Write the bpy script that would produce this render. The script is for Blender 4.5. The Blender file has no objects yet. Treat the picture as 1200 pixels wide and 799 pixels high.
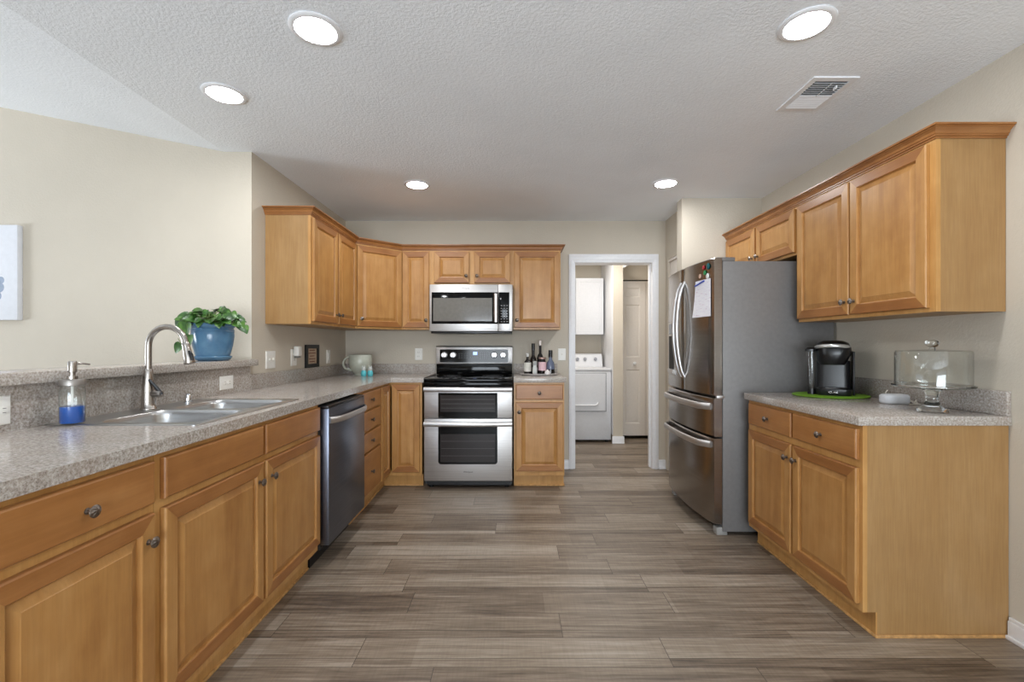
import bpy, bmesh, math, random
from mathutils import Vector, Matrix
random.seed(7)
R = math.radians
PI = math.pi
C = bpy.context.scene.collection
S = bpy.context.scene

# ------------------------------------------------------------------ camera, light, exposure
cam = bpy.data.objects.new('camera', bpy.data.cameras.new('camera'))
C.objects.link(cam)
cam.location = (0, 0, 1.22)
cam.rotation_euler = (R(90), 0, 0)
cam.data.sensor_width = 36
cam.data.lens = 533 / 1200 * 36
cam.data.shift_x = -2 / 1200
cam.data.shift_y = 4.5 / 1200
cam.data.clip_start = 0.02
S.camera = cam
S.view_settings.view_transform = 'Standard'
S.view_settings.look = 'None'
S.view_settings.gamma = 1
S.view_settings.use_curve_mapping = False
S.view_settings.exposure = 0.25
S.cycles.max_bounces = 10
S.cycles.diffuse_bounces = 6
S.cycles.transparent_max_bounces = 16
S.cycles.caustics_reflective = False
S.cycles.caustics_refractive = False
S.cycles.sample_clamp_indirect = 6

w = bpy.data.worlds.new('sky'); S.world = w; w.use_nodes = True
w.node_tree.nodes['Background'].inputs[0].default_value = (.75, .87, 1, 1)
w.node_tree.nodes['Background'].inputs[1].default_value = 1.5

def area(name, loc, rot, sx, sy, power, col):
    l = bpy.data.lights.new(name, 'AREA'); l.shape = 'RECTANGLE'; l.size = sx; l.size_y = sy
    l.energy = power; l.color = col
    o = bpy.data.objects.new(name, l); C.objects.link(o); o.location = loc; o.rotation_euler = rot
    return o
# daylight entering through the rear glass doors, the living room window and the laundry lamp
area('daylight_rear', (0.1, -3.12, 1.10), (R(128), 0, 0), 2.6, 1.9, 175, (.86, .935, 1))
area('daylight_left', (-6.85, 0.65, 0.95), (0, R(-142), 0), 1.3, 1.7, 150, (.86, .93, 1))
area('laundry_lamp', (.95, 5.1, 2.40), (0, 0, 0), .35, .35, 16, (1, .965, .92))
CAN_EMIT = 135

# ------------------------------------------------------------------ node helpers / materials
def lin(c):
    return tuple(((v / 255) / 12.92 if v / 255 <= .04045 else ((v / 255 + .055) / 1.055) ** 2.4) for v in c) + (1,)

class NT:
    def __init__(s, name):
        s.m = bpy.data.materials.new(name); s.m.use_nodes = True
        s.t = s.m.node_tree; s.b = s.t.nodes['Principled BSDF']
    def n(s, typ, ins=None, **props):
        nd = s.t.nodes.new(typ)
        for k, v in props.items(): setattr(nd, k, v)
        for k, v in (ins or {}).items():
            if isinstance(v, bpy.types.NodeSocket): s.t.links.new(v, nd.inputs[k])
            else: nd.inputs[k].default_value = v
        return nd
    def math(s, op, a, b=0.0, c=None):
        d = {0: a, 1: b}
        if c is not None: d[2] = c
        return s.n('ShaderNodeMath', d, operation=op).outputs[0]
    def ramp(s, fac, stops):
        nd = s.n('ShaderNodeValToRGB', {0: fac})
        e = nd.color_ramp.elements
        while len(e) < len(stops): e.new(.5)
        for el, (p, c) in zip(e, stops): el.position = p; el.color = c
        return nd.outputs[0]
    def mix(s, fac, a, b, mode='MIX'):
        nd = s.n('ShaderNodeMix', data_type='RGBA', blend_type=mode)
        for k, v in ((0, fac), (6, a), (7, b)):
            if isinstance(v, bpy.types.NodeSocket): s.t.links.new(v, nd.inputs[k])
            else: nd.inputs[k].default_value = v
        return nd.outputs[2]
    def noise(s, vec, scale, detail=3, rough=.5):
        return s.n('ShaderNodeTexNoise', {'Vector': vec, 'Scale': scale, 'Detail': detail, 'Roughness': rough}).outputs[0]
    def coord(s, scale=(1, 1, 1), kind='Object', rnd=False):
        tc = s.n('ShaderNodeTexCoord').outputs[kind]
        if rnd:
            oi = s.n('ShaderNodeObjectInfo').outputs['Random']
            k = s.math('MULTIPLY', oi, 37.0)
            cx = s.n('ShaderNodeCombineXYZ', {0: k, 1: k, 2: k}).outputs[0]
            tc = s.n('ShaderNodeVectorMath', {0: tc, 1: cx}, operation='ADD').outputs[0]
        return s.n('ShaderNodeMapping', {'Vector': tc, 'Scale': scale}).outputs[0]
    def set(s, **kw):
        for k, v in kw.items():
            k = k.replace('_', ' ')
            if isinstance(v, bpy.types.NodeSocket): s.t.links.new(v, s.b.inputs[k])
            else: s.b.inputs[k].default_value = v
        return s
    def bump(s, h, strength=.3, dist=.002):
        nd = s.n('ShaderNodeBump', {'Height': h, 'Strength': strength, 'Distance': dist})
        s.t.links.new(nd.outputs[0], s.b.inputs['Normal']); return s

def plain(name, col, rough=.5, metal=0, var=.06, **kw):
    t = NT(name); c = lin(col)
    nz = t.noise(t.coord(), 40, 2)
    a = tuple(v * (1 - var) for v in c[:3]) + (1,); b = tuple(min(1, v * (1 + var)) for v in c[:3]) + (1,)
    t.set(Base_Color=t.ramp(nz, [(.3, a), (.7, b)]), Roughness=rough, Metallic=metal, **kw)
    return t.m

def paint(name, col, scale, strength, dist, rough=.75):
    t = NT(name); c = lin(col); v = t.coord()
    nz = t.noise(v, 2.2, 3)
    a = tuple(x * .97 for x in c[:3]) + (1,); b = tuple(min(1, x * 1.03) for x in c[:3]) + (1,)
    t.set(Base_Color=t.ramp(nz, [(.3, a), (.7, b)]), Roughness=rough)
    h = t.ramp(t.noise(v, scale, 4, .55), [(.38, (0, 0, 0, 1)), (.62, (1, 1, 1, 1))])
    t.bump(h, strength, dist)
    return t.m

def wood(name, dark, mid, light, axis='z', rough=.34, stretch=14, fine=.16):
    t = NT(name)
    sc = {'z': (stretch, stretch, 1.6), 'x': (1.6, stretch, stretch)}[axis]
    v = t.coord(sc, rnd=True)
    g = t.noise(v, 1.6, 5, .6)
    sc2 = {'z': (5, 5, 1.1), 'x': (1.1, 5, 5)}[axis]
    bl = t.noise(t.coord(sc2, rnd=True), 1.3, 3)
    mo = t.noise(t.coord(rnd=True), 11, 3)
    fac = t.math('ADD', t.math('ADD', t.math('MULTIPLY', g, .42), t.math('MULTIPLY', bl, .32)), t.math('MULTIPLY', mo, .26))
    col = t.ramp(fac, [(.34, lin(dark)), (.5, lin(mid)), (.66, lin(light))])
    sc3 = {'z': (160, 160, 7), 'x': (7, 160, 160)}[axis]
    f = t.noise(t.coord(sc3, rnd=True), 1, 2)
    col = t.mix(fine, col, t.mix(1, col, t.ramp(f, [(.3, (.55, .5, .45, 1)), (.65, (1.1, 1.1, 1.1, 1))]), 'MULTIPLY'))
    t.set(Base_Color=col, Roughness=rough)
    t.bump(f, .05, .001)
    return t.m

M = {}
M['wall'] = paint('cream_wall_paint', (199, 190, 175), 85, .25, .0018)
M['ceil'] = paint('textured_ceiling_paint', (242, 246, 251), 90, .33, .003)
M['trim'] = plain('white_trim_paint', (236, 237, 240), .4, var=.02)
M['wood'] = wood('maple_vertical', (155, 106, 56), (174, 126, 71), (189, 143, 88))
M['wood_h'] = wood('maple_horizontal', (143, 93, 48), (160, 108, 59), (176, 125, 74), 'x')
M['rail'] = wood('maple_rail', (133, 84, 43), (149, 98, 52), (165, 114, 65), 'x')  # rails' turned grain; its darker look under light is put into the colour
M['frame'] = wood('maple_face_frame', (170, 122, 66), (188, 140, 81), (202, 156, 97))
M['side'] = wood('maple_side_veneer', (154, 116, 71), (161, 124, 78), (169, 133, 88), rough=.42, stretch=10, fine=.22)
M['bead'] = plain('worn_shoe_strip', (184, 140, 86), .6, var=.3)
M['dark'] = plain('dark_recess', (24, 22, 21), .7)
M['black'] = plain('black_plastic', (16, 16, 18), .28)
M['black_satin'] = plain('black_satin_plastic', (19, 19, 21), .36)
M['glass_black'] = plain('black_glass', (9, 9, 10), .08, Specular_IOR_Level=.22)
M['oven_glass'] = plain('tinted_oven_glass', (46, 42, 42), .10, Specular_IOR_Level=.35)
M['white'] = plain('white_plastic', (232, 230, 224), .4, var=.02)
M['appl_white'] = plain('white_enamel', (212, 213, 216), .3, var=.02)
M['knob'] = plain('antique_pewter', (128, 119, 112), .34, 1, var=.25)

M['print'] = plain('grey_ceramic_print', (92, 92, 94), .4)
def laminate():
    t = NT('granite_laminate'); v = t.coord()
    a = t.noise(v, 120, 6, .7); b = t.noise(v, 190, 3, .6); c = t.noise(v, 14, 3)
    col = t.ramp(a, [(.32, lin((124, 115, 107))), (.45, lin((168, 160, 152))), (.56, lin((188, 182, 175))), (.68, lin((216, 213, 209)))])
    col = t.mix(t.ramp(b, [(.55, (0, 0, 0, 1)), (.66, (.55, .55, .55, 1))]), col, lin((98, 84, 76)))
    col = t.mix(t.ramp(c, [(.35, (0, 0, 0, 1)), (.7, (.22, .22, .22, 1))]), col, lin((150, 124, 106)))
    t.set(Base_Color=col, Roughness=.17); return t.m
M['lam'] = laminate()

def steel(name, col, rough, axis='x'):
    t = NT(name)
    sc = {'x': (2, 2, 220), 'z': (220, 220, 2)}[axis]
    nz = t.noise(t.coord(sc), 1, 3, .6)
    c = lin(col)
    t.set(Base_Color=t.ramp(nz, [(.3, tuple(x * .88 for x in c[:3]) + (1,)), (.7, tuple(min(1, x * 1.1) for x in c[:3]) + (1,))]),
          Metallic=1, Roughness=rough)
    t.bump(nz, .04, .0006); return t.m
M['steel'] = steel('brushed_stainless', (206, 204, 203), .42)
M['steel_v'] = steel('brushed_stainless_vertical', (214, 213, 213), .34, 'z')
M['sink'] = steel('sink_stainless', (190, 190, 190), .3)
M['nickel'] = steel('brushed_nickel', (172, 166, 160), .27, 'z')
M['bsteel'] = steel('dark_stainless', (152, 147, 143), .22)
M['bsteel2'] = steel('black_stainless', (116, 121, 134), .34)
M['fside'] = plain('grey_textured_steel_paint', (120, 118, 117), .45, .15, var=.05)
M['chrome'] = plain('chrome', (225, 225, 228), .08, 1, var=.02)

M['satin'] = plain('satin_grey_metal', (150, 145, 140), .4, .8)
def floor_mat():
    t = NT('wood_look_vinyl_planks')
    tc = t.n('ShaderNodeTexCoord').outputs['Object']
    xyz = t.n('ShaderNodeSeparateXYZ', {0: tc})
    x, y = xyz.outputs[0], xyz.outputs[1]
    v = t.math('DIVIDE', t.math('ADD', y, 10.0 - .062), .174)
    row = t.math('FLOOR', v); fr = t.math('SUBTRACT', v, row)
    rnd = t.n('ShaderNodeTexWhiteNoise', {'W': row}, noise_dimensions='1D').outputs[0]
    split = t.math('MULTIPLY', t.math('GREATER_THAN', t.n('ShaderNodeTexWhiteNoise', {'W': t.math('ADD', row, 91.3)}, noise_dimensions='1D').outputs[0], .35), .29)
    sub = t.math('LESS_THAN', fr, split)
    u = t.math('DIVIDE', t.math('ADD', x, t.math('MULTIPLY', rnd, 5.3)), 1.22)
    u = t.math('ADD', u, 20.0)
    pk = t.math('FLOOR', u); fu = t.math('SUBTRACT', u, pk)
    u2 = t.math('ADD', t.math('DIVIDE', t.math('ADD', x, t.math('MULTIPLY', rnd, 11.7)), .61), 40.0)
    pid = t.n('ShaderNodeCombineXYZ', {0: pk, 1: row, 2: sub}).outputs[0]
    pid2 = t.n('ShaderNodeCombineXYZ', {0: t.math('FLOOR', u2), 1: row, 2: sub}).outputs[0]
    pr = t.n('ShaderNodeTexWhiteNoise', {'Vector': pid}, noise_dimensions='3D').outputs[0]
    pr2 = t.n('ShaderNodeTexWhiteNoise', {'Vector': pid2}, noise_dimensions='3D').outputs[0]
    off = t.math('MULTIPLY', pr, 53.0)
    gv = t.n('ShaderNodeCombineXYZ', {0: t.math('ADD', t.math('MULTIPLY', x, 1.5), off), 1: t.math('MULTIPLY', y, 30.0), 2: off}).outputs[0]
    g = t.n('ShaderNodeTexNoise', {'Vector': gv, 'Scale': 1.5, 'Detail': 7, 'Roughness': .64, 'Distortion': .7}).outputs[0]
    gv2 = t.n('ShaderNodeCombineXYZ', {0: t.math('MULTIPLY', x, 6.0), 1: t.math('MULTIPLY', y, 130.0), 2: off}).outputs[0]
    g2 = t.noise(gv2, 1, 3, .6)
    saw = t.noise(t.n('ShaderNodeCombineXYZ', {0: t.math('MULTIPLY', x, 120.0), 1: t.math('MULTIPLY', y, 8.0), 2: off}).outputs[0], 1, 2)
    fac = t.math('ADD', t.math('MULTIPLY', g, .56), t.math('MULTIPLY', pr, .21))
    fac = t.math('ADD', fac, t.math('MULTIPLY', pr2, .07))
    fac = t.math('ADD', fac, t.math('MULTIPLY', g2, .22))
    col = t.ramp(fac, [(.33, lin((70, 58, 48))), (.45, lin((110, 96, 82))), (.55, lin((134, 120, 104))), (.70, lin((164, 152, 138)))])
    col = t.mix(.28, col, t.mix(1, col, t.ramp(saw, [(.35, (.72, .72, .72, 1)), (.6, (1.05, 1.05, 1.05, 1))]), 'MULTIPLY'))
    # joints
    e1 = t.math('LESS_THAN', fr, .016)
    e2 = t.math('LESS_THAN', t.math('ABSOLUTE', t.math('SUBTRACT', fr, split)), .008)
    e3 = t.math('LESS_THAN', fu, .0022)
    e = t.math('MAXIMUM', t.math('MAXIMUM', e1, e2), e3)
    col = t.mix(t.math('MULTIPLY', e, .9), col, lin((58, 48, 42)))
    t.set(Base_Color=col, Roughness=.42)
    t.bump(t.math('ADD', t.math('MULTIPLY', g2, .4), t.math('MULTIPLY', e, -1.0)), .22, .001)
    return t.m
M['floor'] = floor_mat()

def thin_glass(name, tint=(.96, .98, .98), refl=1.0, base=.04):
    m = bpy.data.materials.new(name); m.use_nodes = True; nt = m.node_tree
    nt.nodes.clear()
    o = nt.nodes.new('ShaderNodeOutputMaterial'); mx = nt.nodes.new('ShaderNodeMixShader')
    tr = nt.nodes.new('ShaderNodeBsdfTransparent'); gl = nt.nodes.new('ShaderNodeBsdfGlossy')
    lw = nt.nodes.new('ShaderNodeLayerWeight'); lw.inputs[0].default_value = .5
    mr = nt.nodes.new('ShaderNodeMapRange'); mr.inputs[3].default_value = base; mr.inputs[4].default_value = refl
    tr.inputs[0].default_value = tint + (1,); gl.inputs['Roughness'].default_value = .03
    pw = nt.nodes.new('ShaderNodeMath'); pw.operation = 'POWER'; pw.inputs[1].default_value = 3.0
    nt.links.new(lw.outputs['Facing'], pw.inputs[0]); nt.links.new(pw.outputs[0], mr.inputs[0]); nt.links.new(mr.outputs[0], mx.inputs[0])
    nt.links.new(tr.outputs[0], mx.inputs[1]); nt.links.new(gl.outputs[0], mx.inputs[2]); nt.links.new(mx.outputs[0], o.inputs[0])
    return m
M['glass'] = thin_glass('clear_thin_glass', (.98, .99, .985), .8, .045)
def solid_glass(name):
    t = NT(name); t.set(Base_Color=(.98, 1, .99, 1), Roughness=.0, Transmission_Weight=1.0, IOR=1.45); return t.m
M['sglass'] = solid_glass('solid_clear_glass')
M['pane'] = thin_glass('window_glass', (.97, .98, .99), .5, .04)
M['amber'] = thin_glass('tinted_bottle_glass', (.55, .62, .74), .6, .06)

def emit(name, col, st):
    t = NT(name); t.set(Base_Color=(1, 1, 1, 1), Emission_Color=col + (1,), Emission_Strength=st); return t.m
M['lamp'] = emit('lit_diffuser', (.965, .985, 1), CAN_EMIT)
M['display'] = emit('blue_display', (.12, .28, 1), 1.4)

# ------------------------------------------------------------------ mesh builder
class MB:
    def __init__(s): s.v = []; s.f = []; s.m = []
    def add(s, vs, fs, m=0):
        b = len(s.v); s.v += [Vector(v) for v in vs]
        for i, f in enumerate(fs):
            s.f.append([b + k for k in f]); s.m.append(m if isinstance(m, int) else m[i])
        return s
    def box(s, x0, x1, y0, y1, z0, z1, m=0, bv=0, seg=2):
        if x0 > x1: x0, x1 = x1, x0
        if y0 > y1: y0, y1 = y1, y0
        if z0 > z1: z0, z1 = z1, z0
        if not bv:
            vs = [(x, y, z) for z in (z0, z1) for y in (y0, y1) for x in (x0, x1)]
            return s.add(vs, [(0, 2, 3, 1), (4, 5, 7, 6), (0, 1, 5, 4), (2, 6, 7, 3), (0, 4, 6, 2), (1, 3, 7, 5)], m)
        bm = bmesh.new(); bmesh.ops.create_cube(bm, size=1)
        for v in bm.verts:
            v.co = Vector(((x0 + x1) / 2 + v.co.x * (x1 - x0), (y0 + y1) / 2 + v.co.y * (y1 - y0), (z0 + z1) / 2 + v.co.z * (z1 - z0)))
        bmesh.ops.bevel(bm, geom=bm.edges[:] , offset=bv, segments=seg, profile=.5, affect='EDGES', clamp_overlap=True)
        bm.verts.index_update()
        s.add([v.co.copy() for v in bm.verts], [[v.index for v in f.verts] for f in bm.faces], m); bm.free()
        return s
    def rings(s, rings, m=0, cap0=True, cap1=True, close=True):
        n = len(rings[0]); vs = [p for r in rings for p in r]; fs = []; ms = []
        for k in range(len(rings) - 1):
            for i in range(n if close else n - 1):
                j = (i + 1) % n
                fs.append((k * n + i, k * n + j, (k + 1) * n + j, (k + 1) * n + i))
                ms.append(m if isinstance(m, int) else m[k])
        if cap0: fs.append(tuple(range(n - 1, -1, -1))); ms.append(m if isinstance(m, int) else m[0])
        if cap1: fs.append(tuple((len(rings) - 1) * n + i for i in range(n))); ms.append(m if isinstance(m, int) else m[-1])
        return s.add(vs, fs, ms)
    def lathe(s, prof, c=(0, 0, 0), seg=32, m=0, axis='z', sx=1, sy=1, cap=True):
        rs = []
        for r, z in prof:
            ring = []
            for i in range(seg):
                a = 2 * PI * i / seg; p = (r * math.cos(a) * sx, r * math.sin(a) * sy, z)
                if axis == '-y': p = (p[0], -p[2], p[1])
                elif axis == 'x': p = (p[2], p[0], p[1])
                elif axis == '-x': p = (-p[2], p[0], p[1])
                ring.append((p[0] + c[0], p[1] + c[1], p[2] + c[2]))
            rs.append(ring)
        return s.rings(rs, m, cap, cap)
    def tube(s, path, rad, seg=12, m=0, flat=1.0, up=None, cap=True):
        P = [Vector(p) for p in path]; n = len(P)
        rad = [rad] * n if not isinstance(rad, (list, tuple)) else rad
        rs = []; prev = None
        for i, p in enumerate(P):
            d = (P[min(i + 1, n - 1)] - P[max(i - 1, 0)]).normalized()
            if prev is None:
                u = Vector(up) if up else (Vector((0, 0, 1)) if abs(d.z) < .9 else Vector((1, 0, 0)))
            else: u = prev
            u = (u - d * u.dot(d)).normalized(); prev = u; wv = d.cross(u)
            rs.append([p + (u * math.cos(a) + wv * math.sin(a) * flat) * rad[i] for a in [2 * PI * k / seg for k in range(seg)]])
        return s.rings(rs, m, cap, cap)
    def prism(s, poly, z0, z1, m=0):
        return s.rings([[(x, y, z0) for x, y in poly], [(x, y, z1) for x, y in poly]], m)
    def cells(s, us, vs, solid, w0, w1, axes='xz', m=0):
        """grid slab with openings: boundary faces only"""
        nu, nv = len(us) - 1, len(vs) - 1
        ok = lambda i, j: 0 <= i < nu and 0 <= j < nv and solid((us[i] + us[i + 1]) / 2, (vs[j] + vs[j + 1]) / 2)
        def P(u, v, w):
            return {'xz': (u, w, v), 'yz': (w, u, v), 'xy': (u, v, w)}[axes]
        for i in range(nu):
            for j in range(nv):
                if not ok(i, j): continue
                a, b, c, d = us[i], us[i + 1], vs[j], vs[j + 1]
                for ww in (w0, w1): s.add([P(a, c, ww), P(b, c, ww), P(b, d, ww), P(a, d, ww)], [(0, 1, 2, 3)], m)
                for (di, dj, q) in ((-1, 0, ((a, c), (a, d))), (1, 0, ((b, c), (b, d))), (0, -1, ((a, c), (b, c))), (0, 1, ((a, d), (b, d)))):
                    if not ok(i + di, j + dj):
                        (p, r) = q
                        s.add([P(*p, w0), P(*r, w0), P(*r, w1), P(*p, w1)], [(0, 1, 2, 3)], m)
        return s
    def xf(s, mat, start=0):
        for i in range(start, len(s.v)): s.v[i] = mat @ s.v[i]
        return s
    def mesh(s, name, mats, off=None, smooth=True, ang=32, doubles=True):
        me = bpy.data.meshes.new(name)
        bm = bmesh.new()
        o = Vector(off) if off is not None else Vector((0, 0, 0))
        bv = [bm.verts.new(v - o) for v in s.v]
        for f, mi in zip(s.f, s.m):
            try:
                fc = bm.faces.new([bv[k] for k in f]); fc.material_index = mi; fc.smooth = smooth
            except ValueError: pass
        if doubles:
            bmesh.ops.remove_doubles(bm, verts=bm.verts[:], dist=1e-5)
        bmesh.ops.recalc_face_normals(bm, faces=bm.faces[:])
        bm.to_mesh(me); bm.free()
        for mt in (mats if isinstance(mats, (list, tuple)) else [mats]):
            me.materials.append(M[mt] if isinstance(mt, str) else mt)
        if smooth: me.set_sharp_from_angle(angle=R(ang))
        return me

def link(name, me, parent=None, loc=(0, 0, 0), rot=(0, 0, 0), label=None):
    o = bpy.data.objects.new(name, me); C.objects.link(o)
    o.location = loc; o.rotation_euler = rot
    if parent: o.parent = parent
    if label: o['label'] = label
    return o
def obj(name, mb, mats, parent=None, off=None, loc=(0, 0, 0), rot=(0, 0, 0), label=None, **kw):
    return link(name, mb.mesh(name, mats, off, **kw), parent, loc, rot, label)
def thing(name, label, cat, loc=(0, 0, 0), rz=0, group=None):
    o = bpy.data.objects.new(name, None); C.objects.link(o)
    o.empty_display_size = .05
    o.location = loc; o.rotation_euler = (0, 0, rz); o['label'] = label; o['category'] = cat
    if group: o['group'] = group
    return o
def tag(o, label, cat, group=None):
    o['label'] = label; o['category'] = cat
    if group: o['group'] = group
    return o
def struct(name, mb, mats, off=None, parent=None):
    o = obj(name, mb, mats, parent, off)
    if not parent: o['kind'] = 'structure'
    return o
def dup(root, loc, rz=None, label=None):
    r = root.copy(); C.objects.link(r); r.location = loc
    if rz is not None: r.rotation_euler = (0, 0, rz)
    if label: r['label'] = label
    for ch in list(root.children):
        c = ch.copy(); C.objects.link(c); c.parent = r
        for g in ch.children:
            d = g.copy(); C.objects.link(d); d.parent = c
    return r
def rrect(x0, x1, y0, y1, r, n=5):
    pts = []
    for cx, cy, a0 in ((x1 - r, y1 - r, 0), (x0 + r, y1 - r, 90), (x0 + r, y0 + r, 180), (x1 - r, y0 + r, 270)):
        for k in range(n + 1):
            a = R(a0 + 90 * k / n); pts.append((cx + r * math.cos(a), cy + r * math.sin(a)))
    return pts
def text_mesh(name, body, size, mat, ext=.0004):
    cu = bpy.data.curves.new(name, 'FONT'); cu.body = body; cu.size = size; cu.extrude = ext
    cu.align_x = 'CENTER'; cu.align_y = 'CENTER'
    o = bpy.data.objects.new(name, cu); C.objects.link(o)
    dg = bpy.context.evaluated_depsgraph_get()
    me = bpy.data.meshes.new_from_object(o.evaluated_get(dg))
    bpy.data.objects.remove(o); me.materials.clear(); me.materials.append(M[mat]); me.name = name
    return me

# ------------------------------------------------------------------ key dimensions
CZ = 2.44                       # ceiling
XL, XR = -1.657, 2.066          # kitchen side walls
YB = 4.483                      # back wall
YF = 2.875                      # living room wall
REAR = -3.2

# ------------------------------------------------------------------ the setting
struct('floor', MB().box(-7.2, 2.6, REAR - .2, 6.6, -.08, 0), 'floor')
mb = MB().box(-1.83, 2.4, REAR - .2, 6.6, CZ, CZ + .1)
struct('ceiling', mb, 'ceil')
mb = MB()
zz = lambda x: CZ + (-1.83 - x) * .2
mb.rings([[(-1.83, y, CZ), (-1.83, y, CZ + .1), (-7.2, y, zz(-7.2) + .1), (-7.2, y, zz(-7.2))] for y in (REAR - .2, YF + .1)])
struct('ceiling_slope', mb, 'ceil')
# back wall with the laundry doorway
DX0, DX1, DZ = .604, 1.3625, 2.027
mb = MB().cells([XL - .12, DX0 - .012, DX1 + .012, 2.4], [0, DZ + .012, CZ], lambda u, v: not (DX0 - .012 < u < DX1 + .012 and v < DZ + .012), YB, YB + .13, 'xz')
struct('wall_back', mb, 'wall')
struct('wall_left', MB().box(XL - .113, XL, YF, YB, 0, CZ), 'wall')
struct('wall_living', MB().box(-7.2, XL - .113, YF, YF + .113, 0, 3.7), 'wall')
struct('wall_right', MB().box(XR, XR + .12, REAR - .2, 3.9, 0, CZ), 'wall')
struct('wall_alcove', MB().box(1.40, XR, 3.785, 3.9, 0, CZ), 'wall')
mb = MB().cells([3.9, 3.93, 4.41, YB], [0, 2.045, CZ], lambda u, v: not (3.93 < u < 4.41 and v < 2.045), 1.495, 1.60, 'yz')
struct('wall_pantry', mb, 'wall')
struct('wall_half', MB().box(-1.77, XL, .7, YF, 0, 1.09), 'wall')
# rear wall with glass doors, far left wall with a window (both behind the camera)
mb = MB().cells([-7.2, -1.3, 1.5, XR], [0, .06, 2.15, CZ, 3.7], lambda u, v: not (-1.3 < u < 1.5 and .06 < v < 2.15), REAR - .12, REAR, 'xz')
struct('wall_rear', mb, 'wall')
mb = MB().cells([REAR, -1.2, 2.4, YF], [0, .25, 2.25, 3.7], lambda u, v: not (-1.2 < u < 2.4 and .25 < v < 2.25), -7.12, -7.0, 'yz')
struct('wall_far_left', mb, 'wall')
def window(name, axes, u0, u1, z0, z1, w0, w1, mull):
    us = [u0, u0 + .05]
    for k in range(1, mull):
        c = u0 + (u1 - u0) * k / mull; us += [c - .035, c + .035]
    us += [u1 - .05, u1]
    fr = lambda u, v: any(us[i] < u < us[i + 1] for i in range(0, len(us), 2)) or v < z0 + .06 or v > z1 - .06
    o = struct(name, MB().cells(us, [z0, z0 + .06, z1 - .06, z1], fr, w0, w1, axes), 'trim')
    wm = (w0 + w1) / 2
    p = MB().cells([u0 + .04, u1 - .04], [z0 + .05, z1 - .05], lambda u, v: True, wm - .003, wm + .003, axes)
    obj('pane', p, 'pane', o)
window('window_1', 'xz', -1.3, 1.5, .06, 2.15, REAR - .1, REAR - .03, 2)
window('window_2', 'yz', -1.2, 2.4, .25, 2.25, -7.1, -7.03, 3)
# doorway casing and jamb
mb = MB()
for x0, x1 in ((DX0 - .062, DX0), (DX1, DX1 + .062)):
    mb.box(x0, x1, YB - .016, YB, 0, DZ + .08, bv=.004)
    a, b = (x0 + .012, x1 - .02) if x0 < 1 else (x0 + .02, x1 - .012)
    mb.box(a, b, YB - .022, YB - .012, 0, DZ + .06, bv=.003)
mb.box(DX0 - .062, DX1 + .062, YB - .0165, YB, DZ, DZ + .085, bv=.004)
mb.box(DX0 - .0505, DX1 + .0505, YB - .0224, YB - .012, DZ + .025, DZ + .068, bv=.003)
struct('trim_1', mb, 'trim')
mb = MB()
mb.box(DX0 - .0118, DX0, YB, YB + .13, 0, DZ); mb.box(DX1, DX1 + .0118, YB, YB + .13, 0, DZ); mb.box(DX0 - .0118, DX1 + .0118, YB, YB + .13, DZ, DZ + .0118)
mb.box(DX0, DX0 + .01, YB + .05, YB + .085, 0, DZ); mb.box(DX1 - .01, DX1, YB + .05, YB + .085, 0, DZ)
struct('trim_2', mb, 'trim')
def baseboard(name, x0, x1, y0, y1, axis):
    mb = MB().box(x0, x1, y0, y1, 0, .075, bv=.002)
    if axis == '-x': mb.box(x0 + .004, x1, y0, y1, .075, .09, bv=.003); mb.box(x0 - .011, x0, y0, y1, 0, .018, bv=.004)
    elif axis == '-y': mb.box(x0, x1, y0 + .004, y1, .075, .09, bv=.003); mb.box(x0, x1, y0 - .011, y0, 0, .018, bv=.004)
    elif axis == 'x': mb.box(x0, x1 - .004, y0, y1, .075, .09, bv=.003)
    struct(name, mb, 'trim')
baseboard('baseboard_right', XR - .015, XR, REAR, 1.89, '-x')
baseboard('baseboard_back', DX1 + .063, 1.495, YB - .015, YB, '-y')
baseboard('baseboard_gap', .445, DX0 - .063, YB - .015, YB, '-y')
# laundry room beyond the doorway
LB = 6.38
struct('wall_laundry_back', MB().box(.2, 2.4, LB, LB + .1, 0, CZ), 'wall')
struct('wall_laundry_left', MB().box(.30, .42, YB + .13, LB, 0, CZ), 'wall')
struct('wall_laundry_right', MB().box(2.25, 2.37, YB + .13, LB, 0, CZ), 'wall')
mb = MB().box(1.232, 1.353, 5.63, LB, 0, CZ)
struct('wall_laundry_partition', mb, 'wall')
mb = MB().cells([1.353, 1.372, 2.06, 2.25], [0, 2.06, CZ], lambda u, v: not (1.372 < u < 2.06 and v < 2.06), 5.88, 5.97, 'xz')
struct('wall_laundry_closet', mb, 'wall')
baseboard('baseboard_partition', 1.218, 1.367, 5.615, 5.63, '-y')
struct('trim_3', MB().box(1.2245, 1.2318, 5.64, LB, 0.1, CZ, bv=.002), 'trim')

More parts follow.
